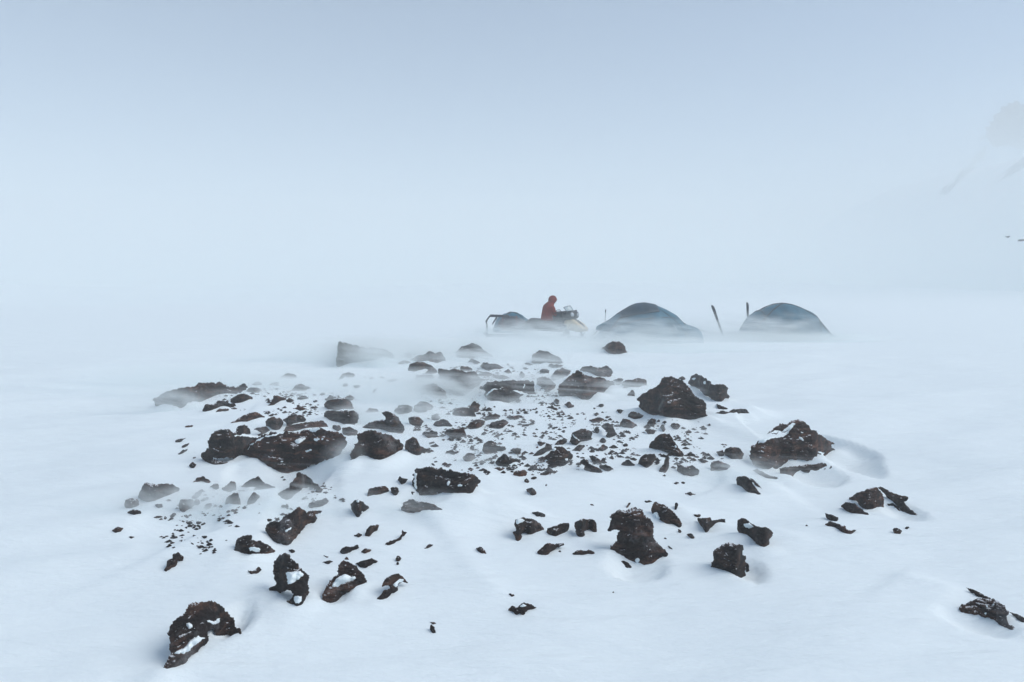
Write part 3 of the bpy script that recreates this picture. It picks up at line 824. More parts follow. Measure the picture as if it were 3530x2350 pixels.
scatter('B', 1900, 720, 230, 60, 14, 14, 32, 'dark pebble strewn on the snow left of the dome-shaped boulder', 'pebbles left of the dome', 4)
scatter('B', 1100, 900, 300, 100, 8, 12, 24, 'dark pebble on the open snow between the grey block and the midfield rocks', 'pebbles on the open middle snow', 5)
scatter('B', 760, 1160, 190, 90, 12, 14, 36, 'grey pebble half buried in snow smoke above the flat-topped black boulder', 'pebbles above the flat-topped boulder', 6)
scatter('A', 1080, 510, 190, 45, 10, 14, 36, 'grey pebble on the snow right of the long low boulder', 'pebbles behind the long low boulder', 7)
scatter('A', 1420, 640, 90, 25, 8, 12, 28, 'grey pebble in the thin gravel left of the upper stacked boulder', 'pebbles left of the stacked boulders', 8)
scatter('A', 1950, 420, 250, 60, 9, 20, 50, 'faint grey pebble in the drifting snow in front of the pale veiled boulder', 'pebbles before the pale boulder', 9)
scatter('B', 1300, 880, 420, 130, 24, 10, 26, 'small dark pebble in the middle snow between the grey block and the tent-shaped rock', 'pebbles of the middle field', 12)
scatter('B', 1600, 1080, 420, 110, 20, 10, 28, 'small dark pebble around the rounded midfield rock', 'pebbles near the rounded rock', 13)
scatter('B', 1000, 330, 260, 60, 16, 14, 40, 'grey pebble packed between the boulders of the back row', 'pebbles of the back row', 14)
scatter('B', 550, 880, 170, 90, 14, 14, 36, 'grey pebble around the grey block beside the shark-fin rock', 'pebbles near the grey block', 15)
scatter('D', 960, 250, 260, 60, 16, 10, 28, 'grey pebble in the smoky hollow below the largest boulder', 'pebbles of the smoky hollow', 16)
scatter('C', 330, 470, 190, 60, 9, 12, 30, 'grey brown pebble in the snow smoke at the foot of the dome-shaped boulder', 'pebbles at the foot of the dome', 11)

# snow lapping irregularly over the feet of the rocks
gx, gy, GZ = GRID['ground']; LAP = np.zeros_like(GZ)
for cX, cY, sz in CONTACT:
    a0 = min(.09, .13 * sz); r = .05 + .20 * min(sz, .8)
    for X0, Y0 in zip(cX, cY):
        am = a0 * float(np.clip(.55 + 1.3 * vnoise(np.array([X0 / (.45 * sz + .08)]), np.array([Y0 / (.45 * sz + .08)]), 0, 91)[0], 0, 1.2))
        if am < .008: continue
        yc = Y0 - .35 * r
        i0, i1 = np.searchsorted(gx, [X0 - 2.2 * r, X0 + 2.2 * r]); j0, j1 = np.searchsorted(gy, [yc - 2.6 * r, yc + 2.2 * r])
        if i1 <= i0 or j1 <= j0: continue
        q = ((gx[None, i0:i1] - X0) / r) ** 2 + (np.where(gy < yc, .75, 1.0)[j0:j1, None] * (gy[j0:j1, None] - yc) / r) ** 2
        LAP[j0:j1, i0:i1] = np.maximum(LAP[j0:j1, i0:i1], am * np.exp(-q))
co_ = np.empty(len(g.data.vertices) * 3, np.float32); g.data.vertices.foreach_get('co', co_)
co_ = co_.reshape(-1, 3); co_[:, 2] += LAP.ravel(); g.data.vertices.foreach_set('co', co_.ravel()); g.data.update()
GRID['ground'] = (gx, gy, GZ + LAP)

# loose gravel between the rocks: nobody could count it
gv = MB(); r_ = np.random.default_rng(5); cnt = 0
ZONES = [('B', 1150, 950, 1000, 330, 950, .46), ('B', 900, 500, 800, 220, 480, .44), ('D', 700, 420, 330, 230, 110, .56), ('A', 1300, 600, 600, 150, 260, .5), ('C', 350, 620, 420, 220, 240, .5), ('D', 1300, 250, 450, 160, 90, .54)]
for c, cx0, cy0, rx0, ry0, n, th in ZONES:
    a = r_.uniform(0, 2 * math.pi, n * 5); q = np.sqrt(r_.uniform(0, 1, n * 5)); X_ = cx0 + rx0 * q * np.cos(a); Y_ = cy0 + ry0 * q * np.sin(a)
    keep = vnoise(X_ / 95, Y_ / 50, 0, 61) + .5 * vnoise(X_ / 30, Y_ / 20, 0, 62) > th - .25
    X_, Y_ = X_[keep][:n], Y_[keep][:n]
    px, py = cpt(c, X_, Y_); Yw = hit(px, py); u_, _ = dirs(px, py); Xw = u_ * Yw; Zw = ground(Xw, Yw)
    for x, y, z in zip(Xw, Yw, Zw):
        s = .008 + (.016 if c == 'D' else .033) * r_.uniform(0, 1) ** 2.2; V = []
        for (dx, dy, dz) in ((1, 0, 0), (.3, .9, .1), (-.8, .6, 0), (-.9, -.5, .1), (.2, -1, 0), (.1, 0, 1), (-.2, .1, .8), (0, 0, -.6)):
            k_ = s * r_.uniform(.6, 1.25); V.append((x + dx * k_ * 1.35, y + dy * k_ * 1.35, z + dz * k_ * .8))
        gv.add(V, [(0, 1, 5), (1, 2, 6), (1, 6, 5), (2, 3, 6), (3, 4, 5), (3, 5, 6), (4, 0, 5), (1, 0, 7), (2, 1, 7), (3, 2, 7), (4, 3, 7), (0, 4, 7)])
tag(gv.build('gravel', ROCKS[2]), 'fine dark gravel showing through the snow between the rocks', kind='stuff')

HAZE_PALED = rock_mat('haze-paled rock', .4, lo=(.07, .075, .08), mid=(.14, .145, .15), hi=(.3, .31, .32))  # raised greys: fading by distance haze mixed into the rock colour
# dark outcrops on the mountain side, faint in the snowfall
for i, (t, lab) in enumerate((('1020 470 1110 300 1200 190 1320 150 1420 160 1420 560 1250 520 1180 500 1100 500', 'large dim rock face high on the veiled mountain at the right edge'),
      ('600 1090 620 980 680 900 780 800 880 720 960 620 1040 520 1060 540 1000 630 920 730 820 850 720 930 680 1000', 'faint slanting haze-paled rock rib running down the veiled mountain'),
      ('1120 860 1200 790 1300 700 1420 620 1420 700 1320 760 1230 820', 'dim short rock rib on the mountain below the large face'),
      ('955 950 1000 912 1028 935 985 968', 'tiny dim rock on the mountain below the slanting rib'),
      )):
    o = make_rock('rock_outcrop', pts('M', t), ROCKS[2] if i in (0, 2) else HAZE_PALED, 900 + i, surf=slope, lean=1.6, fat=.25, fine=1.3, rough=2.2)
    tag(o, lab, 'rock outcrop', 'rock outcrops on the mountain')
for i, t in enumerate(('1190 1350 1225 1338 1260 1342 1230 1358', '1318 1385 1350 1365 1400 1375 1380 1388 1345 1390')):
    o = make_rock('rock', pts('M', t), ROCKS[2], 950 + i, flat_at=62.0)
    tag(o, ['faint far stone at the foot of the mountain, apart from its darker neighbour', 'faint dark stone at the right edge under the mountain'][i], 'rock', 'far stones under the mountain')

# ----------------------------------------------------------------- tents
def tent(name, c, prof, Y, b, fabric, pole_m, poles, slump=.04):
    p = pts(c, prof)
    W = np.array([at(x, y, Y) for x, y in p]); X = W[:, 0]; H = np.maximum(W[:, 2], 0)
    root = empty(name, (float(X.mean()), Y, 0))
    x0, x1 = X.min(), X.max(); nu, nv = 72, 32
    hm = H.max()
    def S(u, v):
        x = x0 + (x1 - x0) * u
        h = float(np.interp(x, X, H))
        w = b * math.sqrt(max(h, 0) / hm) if h < hm * .45 else b * (.67 + .33 * (h / hm - .45) / .55)
        a = v * math.pi / 2
        y = -w * math.sin(a) * (abs(math.sin(a)) ** .08 if v else 1)
        z = h * max(0, math.cos(a)) ** .82
        return Vector((x - X.mean(), y, z))
    V = []; Fc = []
    for i in range(nu + 1):
        for j in range(nv + 1):
            u, v = i / nu, j / nv * 2 - 1
            q = S(u, v)
            sag = slump * (vnoise(np.array([u * 6.0]), np.array([v * 3.0]), 0, 77)[0] + .5 * vnoise(np.array([u * 15.0]), np.array([v * 7.0]), 0, 78)[0])
            q = q + Vector((0, -sag * math.sin(v * 1.4), sag * max(0, math.cos(v * 1.5)) * .6 * min(1, q.z * 2)))
            if j in (0, nv): q.z = -.15
            V.append(q)
    for i in range(nu):
        for j in range(nv):
            a = i * (nv + 1) + j; Fc.append((a, a + 1, a + nv + 2, a + nv + 1))
    fly = MB().add(V, Fc).build('fly', fabric, root, smooth=True)
    m = fly.modifiers.new('Solid', 'SOLIDIFY'); m.thickness = .012
    for path in poles:
        P = []
        for t in np.linspace(0, 1, 26):
            uu = float(np.interp(t, np.linspace(0, 1, len(path)), [q[0] for q in path])); vv = float(np.interp(t, np.linspace(0, 1, len(path)), [q[1] for q in path]))
            q = S(uu, vv); n = Vector((0, -math.sin(vv * 1.5), math.cos(vv * 1.5)))
            P.append(q + n * .025)
        MB().tube(P, .018, 6).build('pole', pole_m, root, smooth=True)
    return root, S, X.mean()

FLY = plain('dark green fly', (.010, .105, .165), .55, .35, .3, 3.0, .3)
FLY2 = plain('dark roof panel', (.008, .036, .060), .5, .35, .25, 3.0, .2)
POLE = plain('pole sleeve', (.02, .035, .045), .5, .4)
CORD = plain('guy cord', (.10, .10, .10), .7)
ZIP = plain('white zip tape', (.55, .58, .6), .6)

rt, S, mx = tent('dome_tent', 'T', '250 800 300 735 380 690 470 640 560 540 700 380 850 270 1000 180 1100 140 1230 125 1320 140 1400 155 1560 220 1690 290 1750 322 1830 420 1980 480 2105 530 2116 690 2200 735 2270 765 2300 790', 24.0, 1.25, FLY, POLE,
   [((.10, .75), (.22, .45), (.35, .1), (.47, -.1), (.62, -.35), (.74, -.8)), ((.10, -.8), (.25, -.3), (.47, .05), (.6, .35), (.72, .62), (.78, .95)), ((.22, .55), (.35, .62), (.50, .60), (.62, .50), (.78, .3))])
tag(rt, 'large dark dome tent with a darker roof and a low porch at one end', 'tent', 'tents at the camp')
V = []; Fc = []
nu, nv = 26, 12
for i in range(nu + 1):
    for j in range(nv + 1):
        u = .27 + .29 * i / nu; lo_ = .40 + .10 * math.sin(3 * (i / nu)); v = -.25 + (lo_ + .25) * j / nv
        q = S(u, v); n = Vector((0, -math.sin(v * 1.5), math.cos(v * 1.5)))
        V.append(q + n * .055)
for i in range(nu):
    for j in range(nv):
        a = i * (nv + 1) + j; Fc.append((a, a + 1, a + nv + 2, a + nv + 1))
rp = MB().add(V, Fc).build('roof_panel', FLY2, rt, smooth=True); rp.modifiers.new('Solid', 'SOLIDIFY').thickness = .006
zp = [S(u, v) + Vector((0, -.03, .02)) for u, v in ((.655, .62), (.675, .74), (.695, .86), (.71, .95))]
MB().tube(zp, .012, 5).build('door_zip', ZIP, rt)
e = Vector(at(*cpt('T', 2108, 532), 24.0)) - Vector((mx, 24, 0)); f2 = Vector(at(*cpt('S', 525, 628), 24.6)) - Vector((mx, 24, 0))
MB().tube([e, e.lerp(f2, .5) + Vector((0, 0, -.015)), f2], .0045, 4).build('guyline', CORD, rt)
MB().tube([e + Vector((0, .12, -.02)), f2 + Vector((-.35, .05, .06)), f2 + Vector((0, .05, .01))], .0045, 4).build('guyline', CORD, rt)
e = S(.2, .1); f2 = Vector(at(*cpt('T', 380, 600), 25.4)) - Vector((mx, 24, 0))
MB().tube([S(.42, -.35), Vector(at(*cpt('T', 560, 430), 25.2)) - Vector((mx, 24, 0)), f2], .006, 4).build('guyline', CORD, rt)
# awning flap lifted behind the left end
fl = [Vector(at(*cpt('T', x, y), 25.2)) - Vector((mx, 24, 0)) for x, y in ((440, 545), (460, 485), (600, 420), (700, 350), (800, 270), (840, 285), (720, 380), (600, 460))]
fb = [p + Vector((.25, -.95, -.06)) for p in fl]
MB().add(fl + fb, [tuple(range(8)), tuple(range(15, 7, -1))] + [(i, (i + 1) % 8, 8 + (i + 1) % 8, 8 + i) for i in range(8)]).build('porch_flap', FLY, rt)

rt2, S2, mx2 = tent('dome_tent', 'S', '640 690 740 600 860 470 930 350 985 275 1040 242 1100 232 1200 175 1320 132 1430 120 1560 132 1690 172 1780 215 1850 238 1900 300 2000 410 2120 540 2230 612 2290 690', 26.0, 1.3, FLY, POLE,
   [((.12, .8), (.25, .45), (.48, .05), (.66, -.3), (.86, -.8)), ((.14, -.8), (.3, -.3), (.48, .02), (.7, .4), (.88, .85)), ((.22, .9), (.26, .2), (.24, -.8)), ((.72, .95), (.745, .2), (.73, -.8))])
tag(rt2, 'plain rounded dark tent standing alone at the right end of the camp', 'tent', 'tents at the camp')
rt3, S3, mx3 = tent('dome_tent', 'P', '330 760 400 560 470 490 560 445 680 430 800 445 900 485 1000 555 1040 600 1120 760', 28.6, 1.1, FLY, POLE,
   [((.1, .8), (.3, .35), (.5, .0), (.75, -.4), (.9, -.8)), ((.1, -.8), (.5, .05), (.75, .4), (.9, .8))])
tag(rt3, 'pale grey-blue tent top showing behind the cargo sled', 'tent', 'tents at the camp')

# ----------------------------------------------------------------- skis stuck in the snow, and the pole
SKI = plain('black ski', (.022, .022, .03), .4, .4)
BIND = plain('binding', (.05, .05, .055), .4, .4)
def ski(c, tipx, tipy, footx, footy, Y, label, wide=.105):
    a = Vector(at(*cpt(c, footx, footy), Y)); b = Vector(at(*cpt(c, tipx, tipy), Y))
    a.z = min(a.z, float(ground(np.array([a.x]), np.array([a.y]))[0]) - .05)
    L = (b - a).length; d = (b - a).normalized()
    side = d.cross(Vector((0, 1, 0))).normalized(); fwd = side.cross(d)
    if fwd.y > 0: fwd = -fwd
    root = empty('ski', a); rings = []
    for t in np.linspace(0, 1, 28):
        w = wide * float(np.interp(t, [0, .35, .75, .9, .96, .99, 1], [.62, .64, .86, 1, .82, .45, .12])) / 2
        k = .09 * max(0, (t - .86) / .14) ** 2 + .02 * math.sin(t * math.pi)
        p = d * (L * t) + fwd * (-k); th = .009
        rings.append([p + side * w + fwd * th, p - side * w + fwd * th, p - side * w - fwd * th, p + side * w - fwd * th])
    MB().loft(rings).build('blade', SKI, root, smooth=False, bevel=.003)
    m = MB(); p = d * (L * .30) + fwd * .03
    R3 = Matrix((side, fwd, d)).transposed()
    m.box(p, (.07, .05, .10), R3); m.box(p + d * .22, (.06, .04, .06), R3); m.box(p + d * .11 + side * .03, (.02, .03, .2), R3)
    m.build('binding', BIND, root, bevel=.006)
    return tag(root, label, 'ski', 'skis planted in the snow')
ski('S', 342, 140, 540, 650, 24.6, 'black ski leaning left, planted between the two dark tents')
ski('S', 893, 95, 907, 520, 27.0, 'black ski standing upright right against the left side of the far right tent', .10)
a = Vector(at(*cpt('T', 583, 520), 26.5)); b = Vector(at(*cpt('T', 602, 228), 26.5)); a.z = -.1
r = empty('ski_pole', a); MB().tube([(0, 0, 0), b - a], [.007, .009], 6).build('shaft', SKI, r)
MB().tube([(b - a) * .9, (b - a) * .93, (b - a) * 1.0, (b - a) * 1.02], [.012, .019, .021, .012], 8).build('grip', BIND, r)
tag(r, 'thin ski pole standing behind the left end of the large tent', 'ski pole')

# ----------------------------------------------------------------- cargo sled
FRAME = plain('sled frame', (.02, .024, .035), .45, .4)
TARP = plain('dark tarpaulin', (.030, .032, .048), .5, .3, .4, 6.0, .5)
RED = plain('red strap', (.18, .03, .03), .6)
Yc = 26.0
O = Vector(at(*cpt('P', 600, 760), Yc)); O.z = 0
cs = empty('cargo_sled', O)
L = lambda x, y, dy=0: Vector(at(*cpt('P', x, y), Yc)) + Vector((0, dy, 0)) - O
for dy in (-.38, .38):
    MB().tube([L(215, 720, dy), L(208, 585, dy), L(278, 492, dy), L(480, 498, dy), L(640, 505, dy)], .03, 8).build('frame_rail', FRAME, cs, smooth=True)
    MB().tube([L(325, 650, dy), L(415, 505, dy)], .026, 8).build('strut', FRAME, cs, smooth=True)
    MB().tube([L(520, 650, dy), L(560, 505, dy)], .024, 8).build('strut', FRAME, cs, smooth=True)
    g0 = L(215, 720, dy); g1 = L(940, 790, dy)
    MB().tube([Vector((g0.x - .1, dy, .16)), Vector((g0.x, dy, .03)), Vector((g1.x, dy, .03)), Vector((g1.x + .18, dy, .12))], .03, 6).build('runner', FRAME, cs)
    MB().tube([L(215, 700, dy), Vector((g0.x + .02, dy, .03))], .024, 6).build('strut', FRAME, cs)
for x, y in ((278, 492), (640, 505)):
    MB().tube([L(x, y, -.38), L(x, y, .38)], .024, 8).build('cross_bar', FRAME, cs)
top = [(430, 640), (480, 560), (520, 520), (640, 505), (700, 495), (790, 510), (900, 560), (985, 600)]
bot = [(430, 690), (480, 730), (520, 770), (640, 800), (700, 810), (790, 815), (860, 800), (905, 770)]
rings = []
for i, ((tx, ty), (bx, by)) in enumerate(zip(top, bot)):
    t = L(tx, ty); b_ = L(bx, by); b_.z = max(.12, b_.z); ring = []
    for k in range(16):
        q = 2 * math.pi * k / 16; cy = math.copysign(abs(math.cos(q)) ** .6, math.cos(q)); cz = math.copysign(abs(math.sin(q)) ** .6, math.sin(q))
        mid = (t + b_) / 2; hz = (t - b_) / 2
        ring.append(mid + hz * cz + Vector((.02 * math.sin(5 * q + i), .40 * cy, .015 * math.sin(3 * q + i * 2))))
    rings.append(ring)
MB().loft(rings).build('load', TARP, cs, smooth=True)
for i in (2, 5):
    ring = [p + (p - sum(rings[i], Vector()) / 16).normalized() * .015 for p in rings[i]]
    MB().tube(ring + ring[:1], .012, 5, False).build('strap', RED, cs)
tag(cs, 'dark framed cargo sled loaded with a tarpaulin bundle, left of the snowmobile', 'sled')

# ----------------------------------------------------------------- snowmobile (nose to the right, turned towards the camera)
BLK = plain('black seat', (.02, .024, .032), .5, .35, .3, 7.0, .3)
DARK = plain('dark plastic', (.014, .017, .022), .35, .45)
CREAM = plain('cream cowl', (.62, .52, .36), .4, .4, .08)
LAMP = plain('lamp glass', (.45, .5, .55), .15, .6, .1)
RUB = plain('track rubber', (.015, .015, .016), .8, .2, .3, 30, .4)
STEEL = plain('ski plastic', (.03, .03, .035), .4, .4)
sm_pos = Vector(at(*cpt('P', 1640, 800), 25.0)); sm_pos.z = 0.0
YAW = math.radians(-34)
sm = empty('snowmobile', sm_pos, YAW)
def ring(x, w, z0, z1, n=14, sq=.55, dx=0):
    out = []
    for k in range(n):
        q = 2 * math.pi * k / n; cy = math.copysign(abs(math.cos(q)) ** sq, math.cos(q)); cz = math.copysign(abs(math.sin(q)) ** sq, math.sin(q))
        out.append(Vector((x + dx * cz, w / 2 * cy, (z0 + z1) / 2 + (z1 - z0) / 2 * cz)))
    return out
MB().loft([ring(-1.42, .42, .34, .60), ring(-1.36, .46, .33, .66), ring(-.9, .46, .33, .60), ring(.1, .44, .33, .56), ring(.35, .42, .33, .55)]).build('tunnel', DARK, sm, True)
MB().loft([ring(-1.30, .34, .58, .66), ring(-1.22, .40, .56, .72), ring(-.75, .42, .54, .70), ring(-.35, .40, .52, .67), ring(.05, .38, .52, .74), ring(.22, .32, .54, .82), ring(.34, .26, .56, .80)]).build('seat', BLK, sm, True)
tr = []
for k in range(28):
    q = 2 * math.pi * k / 28; s = math.sin(q); cx = math.cos(q)
    x = -.55 + .72 * math.copysign(abs(cx) ** .5, cx) + .1 * cx; z = .19 + .17 * math.copysign(abs(s) ** .8, s) + (.05 if cx > .5 else 0)
    tr.append((x, z))
V = []; Fc = []
for k, (x, z) in enumerate(tr):
    for yy in (-.19, .19):
        V.append((x, yy, z)); V.append((-.55 + (x + .55) * .94, yy, .19 + (z - .19) * .82))
n = len(tr)
for k in range(n):
    a = 4 * k; b_ = 4 * ((k + 1) % n)
    Fc += [(a, a + 2, b_ + 2, b_), (a + 1, b_ + 1, b_ + 3, a + 3), (a, b_, b_ + 1, a + 1), (a + 2, a + 3, b_ + 3, b_ + 2)]
MB().add(V, Fc).build('track', RUB, sm)
# cowl: narrow under the lamp pod, spreading downwards and forwards
MB().loft([ring(.26, .38, .36, .70), ring(.42, .42, .32, .76), ring(.56, .48, .30, .75), ring(.72, .56, .28, .67), ring(.88, .58, .28, .56), ring(1.0, .48, .30, .46), ring(1.06, .30, .33, .41)]).build('cowl', CREAM, sm, True)
MB().loft([[Vector((x, y, z)) for y, z in ((-w_, zz), (w_, zz), (w_, zz - .05), (-w_, zz - .05))] for x, w_, zz in ((.50, .06, .772), (.72, .07, .682), (.88, .06, .572), (1.005, .04, .462))]).build('hood_stripe', DARK, sm)
pod = MB().loft([ring(.18, .40, .78, .98, sq=.8), ring(.24, .62, .73, 1.02, sq=.8), ring(.38, .72, .70, 1.05, sq=.8), ring(.52, .70, .70, 1.05, sq=.8), ring(.62, .54, .75, 1.0, sq=.8)]).build('lamp_pod', DARK, sm, True)
for s in (-1, 1):
    l = MB().loft([ring(.56, .22, .80, .99, sq=.9), ring(.61, .20, .81, .98, sq=.9), ring(.63, .12, .85, .94, sq=.9)]).build('headlight', LAMP, sm, True)
    l.location = (0, s * .19, 0)
V = []; Fc = []
for i in range(9):
    for j in range(13):
        t = j / 12 * 2 - 1; h = i / 8
        w = .255 * (1 - .10 * h ** 3)
        z = 1.03 + .18 * h * (1 - .30 * abs(t) ** 3)
        V.append((.52 - .13 * h - .14 * t * t, w * t, z))
for i in range(8):
    for j in range(12):
        a = i * 13 + j; Fc.append((a, a + 1, a + 14, a + 13))
GL, nt, b = new_mat('smoked windscreen')
b.inputs['Base Color'].default_value = (.42, .52, .55, 1); b.inputs['Roughness'].default_value = .15; b.inputs['Alpha'].default_value = .5
ws = MB().add(V, Fc).build('windscreen', GL, sm, True); ws.modifiers.new('Solid', 'SOLIDIFY').thickness = .005
rim = [Vector(V[8 * 13 + j]) for j in range(13)]
MB().tube([Vector(V[j * 13]) for j in range(9)] + rim + [Vector(V[(8 - j) * 13 + 12]) for j in range(9)], .007, 5).build('windscreen_trim', DARK, sm)
MB().tube([(.02, -.42, .955), (.08, -.30, .97), (.2, -.1, 1.0), (.2, .1, 1.0), (.08, .30, .97), (.02, .42, .955)], .016, 8).build('handlebar', DARK, sm, True)
for s in (-1, 1):
    MB().tube([(.07, s * .31, .968), (.02, s * .43, .953)], .024, 8).build('grip', RUB, sm, True)
    MB().tube([(.10, s * .29, .965), (.08, s * .40, .96), (.03, s * .50, .925)], .010, 6).build('brake_lever', DARK, sm, True)
    MB().tube([(.42, s * .31, .98), (.40, s * .38, 1.0)], .014, 6).build('mirror_stalk', DARK, sm)
    mr = MB().loft([ring(.41, .14, 1.02, 1.13), ring(.45, .15, 1.01, 1.14), ring(.47, .10, 1.03, 1.12)]).build('mirror', DARK, sm, True); mr.location = (-.03, s * .40, -.09)
    # front skis and their struts
    V = []; rings = []
    for t in np.linspace(0, 1, 14):
        x = .15 + 1.1 * t; z = .03 + .26 * max(0, (t - .7) / .3) ** 1.7; w = .14 * (1 if t < .8 else 1 - .5 * (t - .8) / .2)
        rings.append([Vector((x, w / 2, z)), Vector((x, -w / 2, z)), Vector((x, -w / 2, z + .025)), Vector((x, w / 2, z + .025))])
    k = MB().loft(rings).build('front_ski', STEEL, sm); k.location = (0, s * .48, 0)
    MB().tube([(.62, s * .48, .05), (.60, s * .46, .34)], .03, 8).build('ski_leg', DARK, sm, True)
    MB().tube([(.60, s * .46, .22), (.5, s * .24, .38)], .02, 6).build('suspension_arm', DARK, sm)
    MB().box((-.45, s * .30, .30), (1.5, .17, .03)).build('running_board', DARK, sm, bevel=.008)
MB().tube([(-1.36, -.22, .44), (-1.50, -.2, .50), (-1.54, 0, .51), (-1.50, .2, .50), (-1.36, .22, .44)], .016, 8).build('rear_bumper', DARK, sm, True)
MB().loft([ring(-1.40, .46, .06, .36, sq=.4), ring(-1.44, .50, .1, .5, sq=.4), ring(-1.43, .42, .3, .62, sq=.4)]).build('snow_flap', RUB, sm, True)
tag(sm, 'black snowmobile with a cream cowl and clear windscreen, the person sitting on its seat', 'snowmobile')
# duffel in front of the rider
bg = empty('bag', sm_pos + Matrix.Rotation(YAW, 3, 'Z') @ Vector((-.10, 0, .74)), YAW)
MB().loft([ring(-.20, .30, .0, .16), ring(-.16, .36, -.03, .24), ring(.02, .36, -.03, .26), ring(.16, .34, .0, .27), ring(.20, .26, .06, .24)]).build('body', BLK, bg, True)
MB().tube([(-.1, 0, .24), (-.06, 0, .30), (.06, 0, .31), (.1, 0, .26)], .014, 6).build('handle', DARK, bg)
tag(bg, 'small dark bag standing on the snowmobile seat right in front of the person', 'bag')

# ----------------------------------------------------------------- the person
def skin(name, joints, bones, mat, parent, sub=1, root=0):
    me = bpy.data.meshes.new(name); bm = bmesh.new(); lay = bm.verts.layers.skin.verify(); vs = []
    for i, (p, r) in enumerate(joints):
        v = bm.verts.new(p); rr = r if isinstance(r, tuple) else (r, r); v[lay].radius = rr; v[lay].use_root = (i == root); vs.append(v)
    for a, b_ in bones: bm.edges.new((vs[a], vs[b_]))
    bm.to_mesh(me); bm.free(); me.materials.append(mat)
    o = bpy.data.objects.new(name, me); link(o, parent)
    s = o.modifiers.new('Skin', 'SKIN'); s.use_smooth_shade = True
    k = o.modifiers.new('Subdivision', 'SUBSURF'); k.levels = sub; k.render_levels = sub
    return o
SKINM = plain('skin', (.40, .24, .18), .5)
JACKET = plain('red jacket', (.19, .026, .018), .75, .1, .2, 8, .5)
TROU = plain('dark trousers', (.022, .026, .035), .8, .2, .2, 12, .3)
BOOT = plain('boots', (.018, .018, .02), .6)
HAIR = plain('dark hair', (.02, .014, .01), .8)
pp = Vector(at(*cpt('P', 1375, 610), 25.05)); pp.z = 0
pe = empty('person', pp, math.radians(28))
zs = .70                                          # seat height
J = [((0, 0, zs + .09), .115), ((.03, 0, zs + .25), .12), ((.06, 0, zs + .42), .13), ((.10, 0, zs + .51), .085), ((.19, 0, zs + .61), .055), ((.245, 0, zs + .68), .075), ((.27, 0, zs + .765), .088), ((.345, 0, zs + .69), .03), ((.325, 0, zs + .635), .035),
     ((.10, .15, zs + .46), .055), ((.15, .25, zs + .26), .045), ((.36, .10, zs + .14), .034), ((.41, .07, zs + .13), .03),
     ((.10, -.15, zs + .46), .055), ((.15, -.25, zs + .26), .045), ((.36, -.10, zs + .16), .034), ((.41, -.07, zs + .15), .03),
     ((.06, .10, zs + .08), .10), ((.44, .19, zs + .06), .075), ((.40, .25, .34), .052), ((.40, .26, .30), .05),
     ((.06, -.10, zs + .08), .10), ((.44, -.19, zs + .06), .075), ((.40, -.25, .34), .052), ((.40, -.26, .30), .05)]
Bn = [(0, 1), (1, 2), (2, 3), (3, 4), (4, 5), (5, 6), (5, 7), (5, 8), (3, 9), (9, 10), (10, 11), (11, 12), (3, 13), (13, 14), (14, 15), (15, 16), (0, 17), (17, 18), (18, 19), (19, 20), (0, 21), (21, 22), (22, 23), (23, 24)]
skin('body', J, Bn, SKINM, pe)
jb = MB()
def oval(cx, cz, rx, ry, tip, n=18):
    out = []
    for k in range(n):
        q = 2 * math.pi * k / n
        x, y = rx * math.cos(q), ry * math.sin(q)
        fold = 1 + .035 * math.sin(5 * q + cz * 23) + .02 * math.sin(9 * q + cz * 51)
        out.append(Vector((cx + x * fold * math.cos(tip), y * fold, cz - x * fold * math.sin(tip))))
    return out
jb.loft([oval(.02, zs - .05, .235, .275, 0), oval(.015, zs + .02, .24, .275, 0), oval(.01, zs + .12, .215, .25, .05), oval(.02, zs + .20, .205, .235, .12), oval(.04, zs + .32, .205, .255, .2),
         oval(.065, zs + .43, .195, .27, .28), oval(.095, zs + .51, .165, .245, .36), oval(.135, zs + .565, .13, .175, .45), oval(.175, zs + .60, .125, .135, .55), oval(.22, zs + .635, .115, .115, .6)])
for s in (-1, 1):
    jb.tube([(.085, s * .17, zs + .49), (.10, s * .235, zs + .43), (.125, s * .265, zs + .33), (.155, s * .27, zs + .245), (.21, s * .235, zs + .195), (.28, s * .17, zs + .17), (.345, s * .11, zs + .15)], [.085, .098, .094, .088, .084, .076, .062], 12)
jk = jb.build('jacket', JACKET, pe, True, sub=1)
